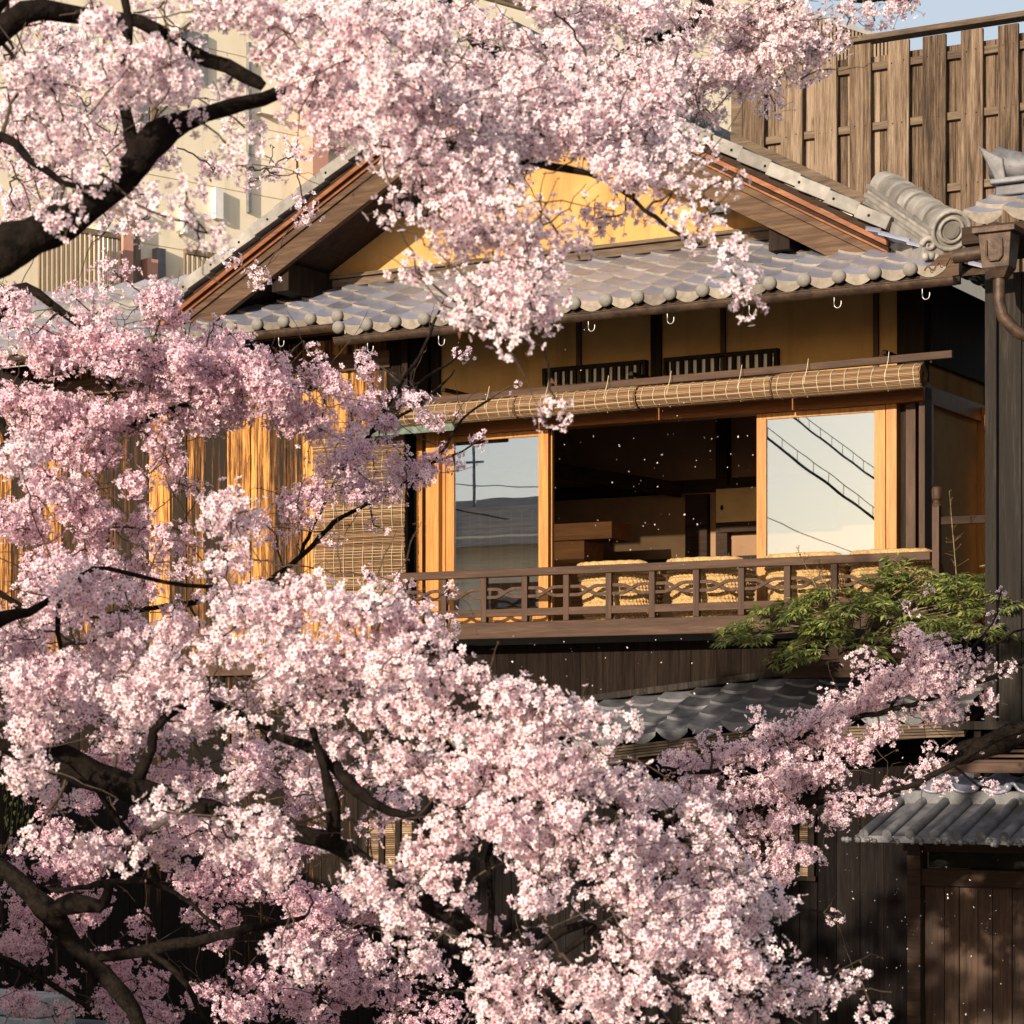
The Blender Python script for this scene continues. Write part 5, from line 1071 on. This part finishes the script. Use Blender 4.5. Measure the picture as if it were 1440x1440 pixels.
C_.fill([(0, 160, 560, 980, 12.2, 13, 38, 16, 30, .05), (100, 480, 480, 600, 12.6, 13.2, 36, 18, 32, .0), (140, 300, 600, 930, 12.6, 13.2, 30, 13, 22, .0), (420, 600, 560, 720, 13.6, 14.2, 9, 10, 18, -.05), (0, 260, 400, 520, 12.2, 12.8, 26, 14, 24, .0), (0, 480, 1130, 1440, 13, 14, 46, 14, 26, .15), (420, 640, 1260, 1440, 13.4, 13.8, 18, 16, 28, .15), (0, 300, 900, 1130, 12.6, 13.4, 24, 16, 28, .12)], [(250, 610, 440, 700), (300, 830, 420, 870), (160, 640, 260, 760), (140, 1240, 290, 1330), (50, 1230, 110, 1300)])
C_.sprouts(620, .1, .4); C_.loose(260); C_.finish()

# --- tree on the right whose low bough reaches in front of the balcony
D_ = Tree('cherry bough with crisp pink blossoms reaching in from the right below the balcony', np.array([4.6, 14.6, 0]), .34, bark='bark2')
D_.limb([(4.6, 14.6, -.05, .2), (4.6, 14.6, .8, .15), (4.5, 14.6, 1.8, .13), (4.3, 14.5, 2.5, .10)], True)
D_.limb([(1720, 1060, 14.5, 24), (1560, 1010, 14.5, 20), (1460, 1028, 14.6, 18), (1400, 1044, 14.6, 17), (1345, 1062, 14.6, 15), (1338, 1063, 14.6, 11)])
D_.limb([(1470, 1020, 14.5, 6), (1410, 1036, 14.3, 4), (1340, 1076, 14.2, 4), (1290, 1100, 14.2, 4), (1230, 1120, 14.2, 4), (1150, 1128, 14.2, 5), (1060, 1140, 14, 5), (1000, 1146, 13.8, 5), (940, 1150, 13.6, 4)])
D_.limb([(1560, 1000, 14.5, 8), (1480, 920, 14.4, 5), (1400, 950, 14.3, 4), (1330, 975, 14.2, 4), (1250, 1000, 14.2, 4), (1170, 1020, 14.2, 4), (1090, 1050, 14.1, 4), (1000, 1085, 14, 3), (930, 1080, 13.9, 2)])
D_.limb([(1250, 1000, 14.2, 2.5), (1280, 930, 14.3, 2.2), (1250, 890, 14.3, 1.6), (1270, 858, 14.4, 1)]); D_.limb([(1330, 975, 14.2, 2.5), (1360, 920, 14.3, 2), (1395, 880, 14.3, 1.5), (1408, 830, 14.3, 1)]); D_.limb([(1480, 920, 14.4, 3), (1440, 885, 14.4, 2), (1380, 920, 14.4, 1.4), (1320, 940, 14.4, 1)])
D_.limb([(1340, 1076, 14.2, 2), (1375, 1105, 14.3, 1.5), (1392, 1106, 14.3, 1)]); D_.limb([(1100, 1270, 13.8, 2), (1130, 1277, 13.9, 1.6), (1168, 1288, 14, 1)]); D_.limb([(1000, 1146, 13.8, 4), (1050, 1200, 13.8, 3), (1090, 1260, 13.8, 2.4)])
D_.blobs('''1300,930,46,26,14.2;1330,962,48,22,14.2;1252,962,48,22,14.2;1212,925,22,14,14.2;1232,988,48,18,14.2;1180,990,46,22,14.2;1290,1002,46,14,14.2;1150,1012,46,22,14.1;1100,1032,46,24,14.1;1050,1060,46,24,14.1;1110,1062,44,24,14.1;1170,1042,42,24,14.2;1060,1003,15,14,14.1;1000,1080,46,28,14;955,1068,36,18,14;1070,1108,56,30,14;1130,1090,42,24,14.1;1010,1130,40,24,13.9;1100,1148,44,24,14;1190,1130,40,20,14.2;1232,1128,34,16,14.2;1170,1153,24,11,14.2;1292,1085,24,16,14.3;1318,1103,24,15,14.3;1308,1050,11,9,14.4;1335,1054,11,7,14.4;1393,1107,16,11,14.4
1060,1165,46,22,13.9;1102,1192,24,22,13.9;1130,1200,26,14,13.9;1152,1208,14,10,14;1172,1290,13,13,14;1080,1225,34,22,13.8;1040,1190,26,18,13.8,.8;1272,852,9,9,14.4;1285,862,7,6,14.4;1308,832,9,7,14.4,.7;1408,832,7,9,14.4,.7;1396,868,8,12,14.4,.7;1415,942,16,11,14.3;1375,955,22,12,14.3;1385,985,24,10,14.3,.8;1280,960,40,24,14.2;1330,1000,30,12,14.2;1210,1060,34,14,14.2;1240,1030,26,12,14.2;1350,925,24,14,14.3,.8;1380,928,16,9,14.3,.7
1260,1105,22,12,14.3;1310,1075,22,10,14.3;1000,1040,22,14,14,.7;970,1110,40,26,13.8;930,1120,34,26,13.6;1160,1080,40,20,14.1;1010,1165,40,14,13.8,.8;1095,1090,40,22,14;1280,900,24,14,14.3,.8;1320,905,22,14,14.3,.8''')
D_.blobs('1530,960,70,40,14.4,.6;1560,1100,60,40,14.4,.6')
D_.sprouts(120, .08, .35); D_.loose(160); D_.finish()

# ---------------------------------------------------------------- petals adrift
gp = 'pale petals drifting in the air'
pl = MB(); pl.add([(0, 0, 0), (.0055, .004, .001), (.0058, .010, .002), (0, .0085, .0005), (-.0058, .010, .002), (-.0055, .004, .001)], [(0, 1, 2, 3), (0, 3, 4, 5)], True)
src = tag(pl.build('drifting_petal', M['petal1'], base=(0, 0, 0), world=True), 'tiny pale petal drifting in the air before the dark timber', 'petal', gp)
areas = [((775, 610, 1060, 800), 80), ((1140, 1190, 1300, 1400), 50), ((1300, 1200, 1430, 1430), 30), ((660, 895, 1030, 975), 40), ((640, 460, 900, 560), 12), ((900, 560, 1060, 680), 12), ((1150, 1060, 1290, 1120), 6)]
first = True
for (x0, y0, x1, y1), n in areas:
    for k in range(n):
        o = src if first else src.copy()
        if not first: COL.objects.link(o)
        first = False
        o.location = PW(random.uniform(x0, x1), random.uniform(y0, y1), random.uniform(15.2, 16.6)); o.rotation_euler = (random.uniform(0, 6), random.uniform(0, 6), random.uniform(0, 6)); s_ = .5+.7*random.random()**2; o.scale = (s_, s_, s_)
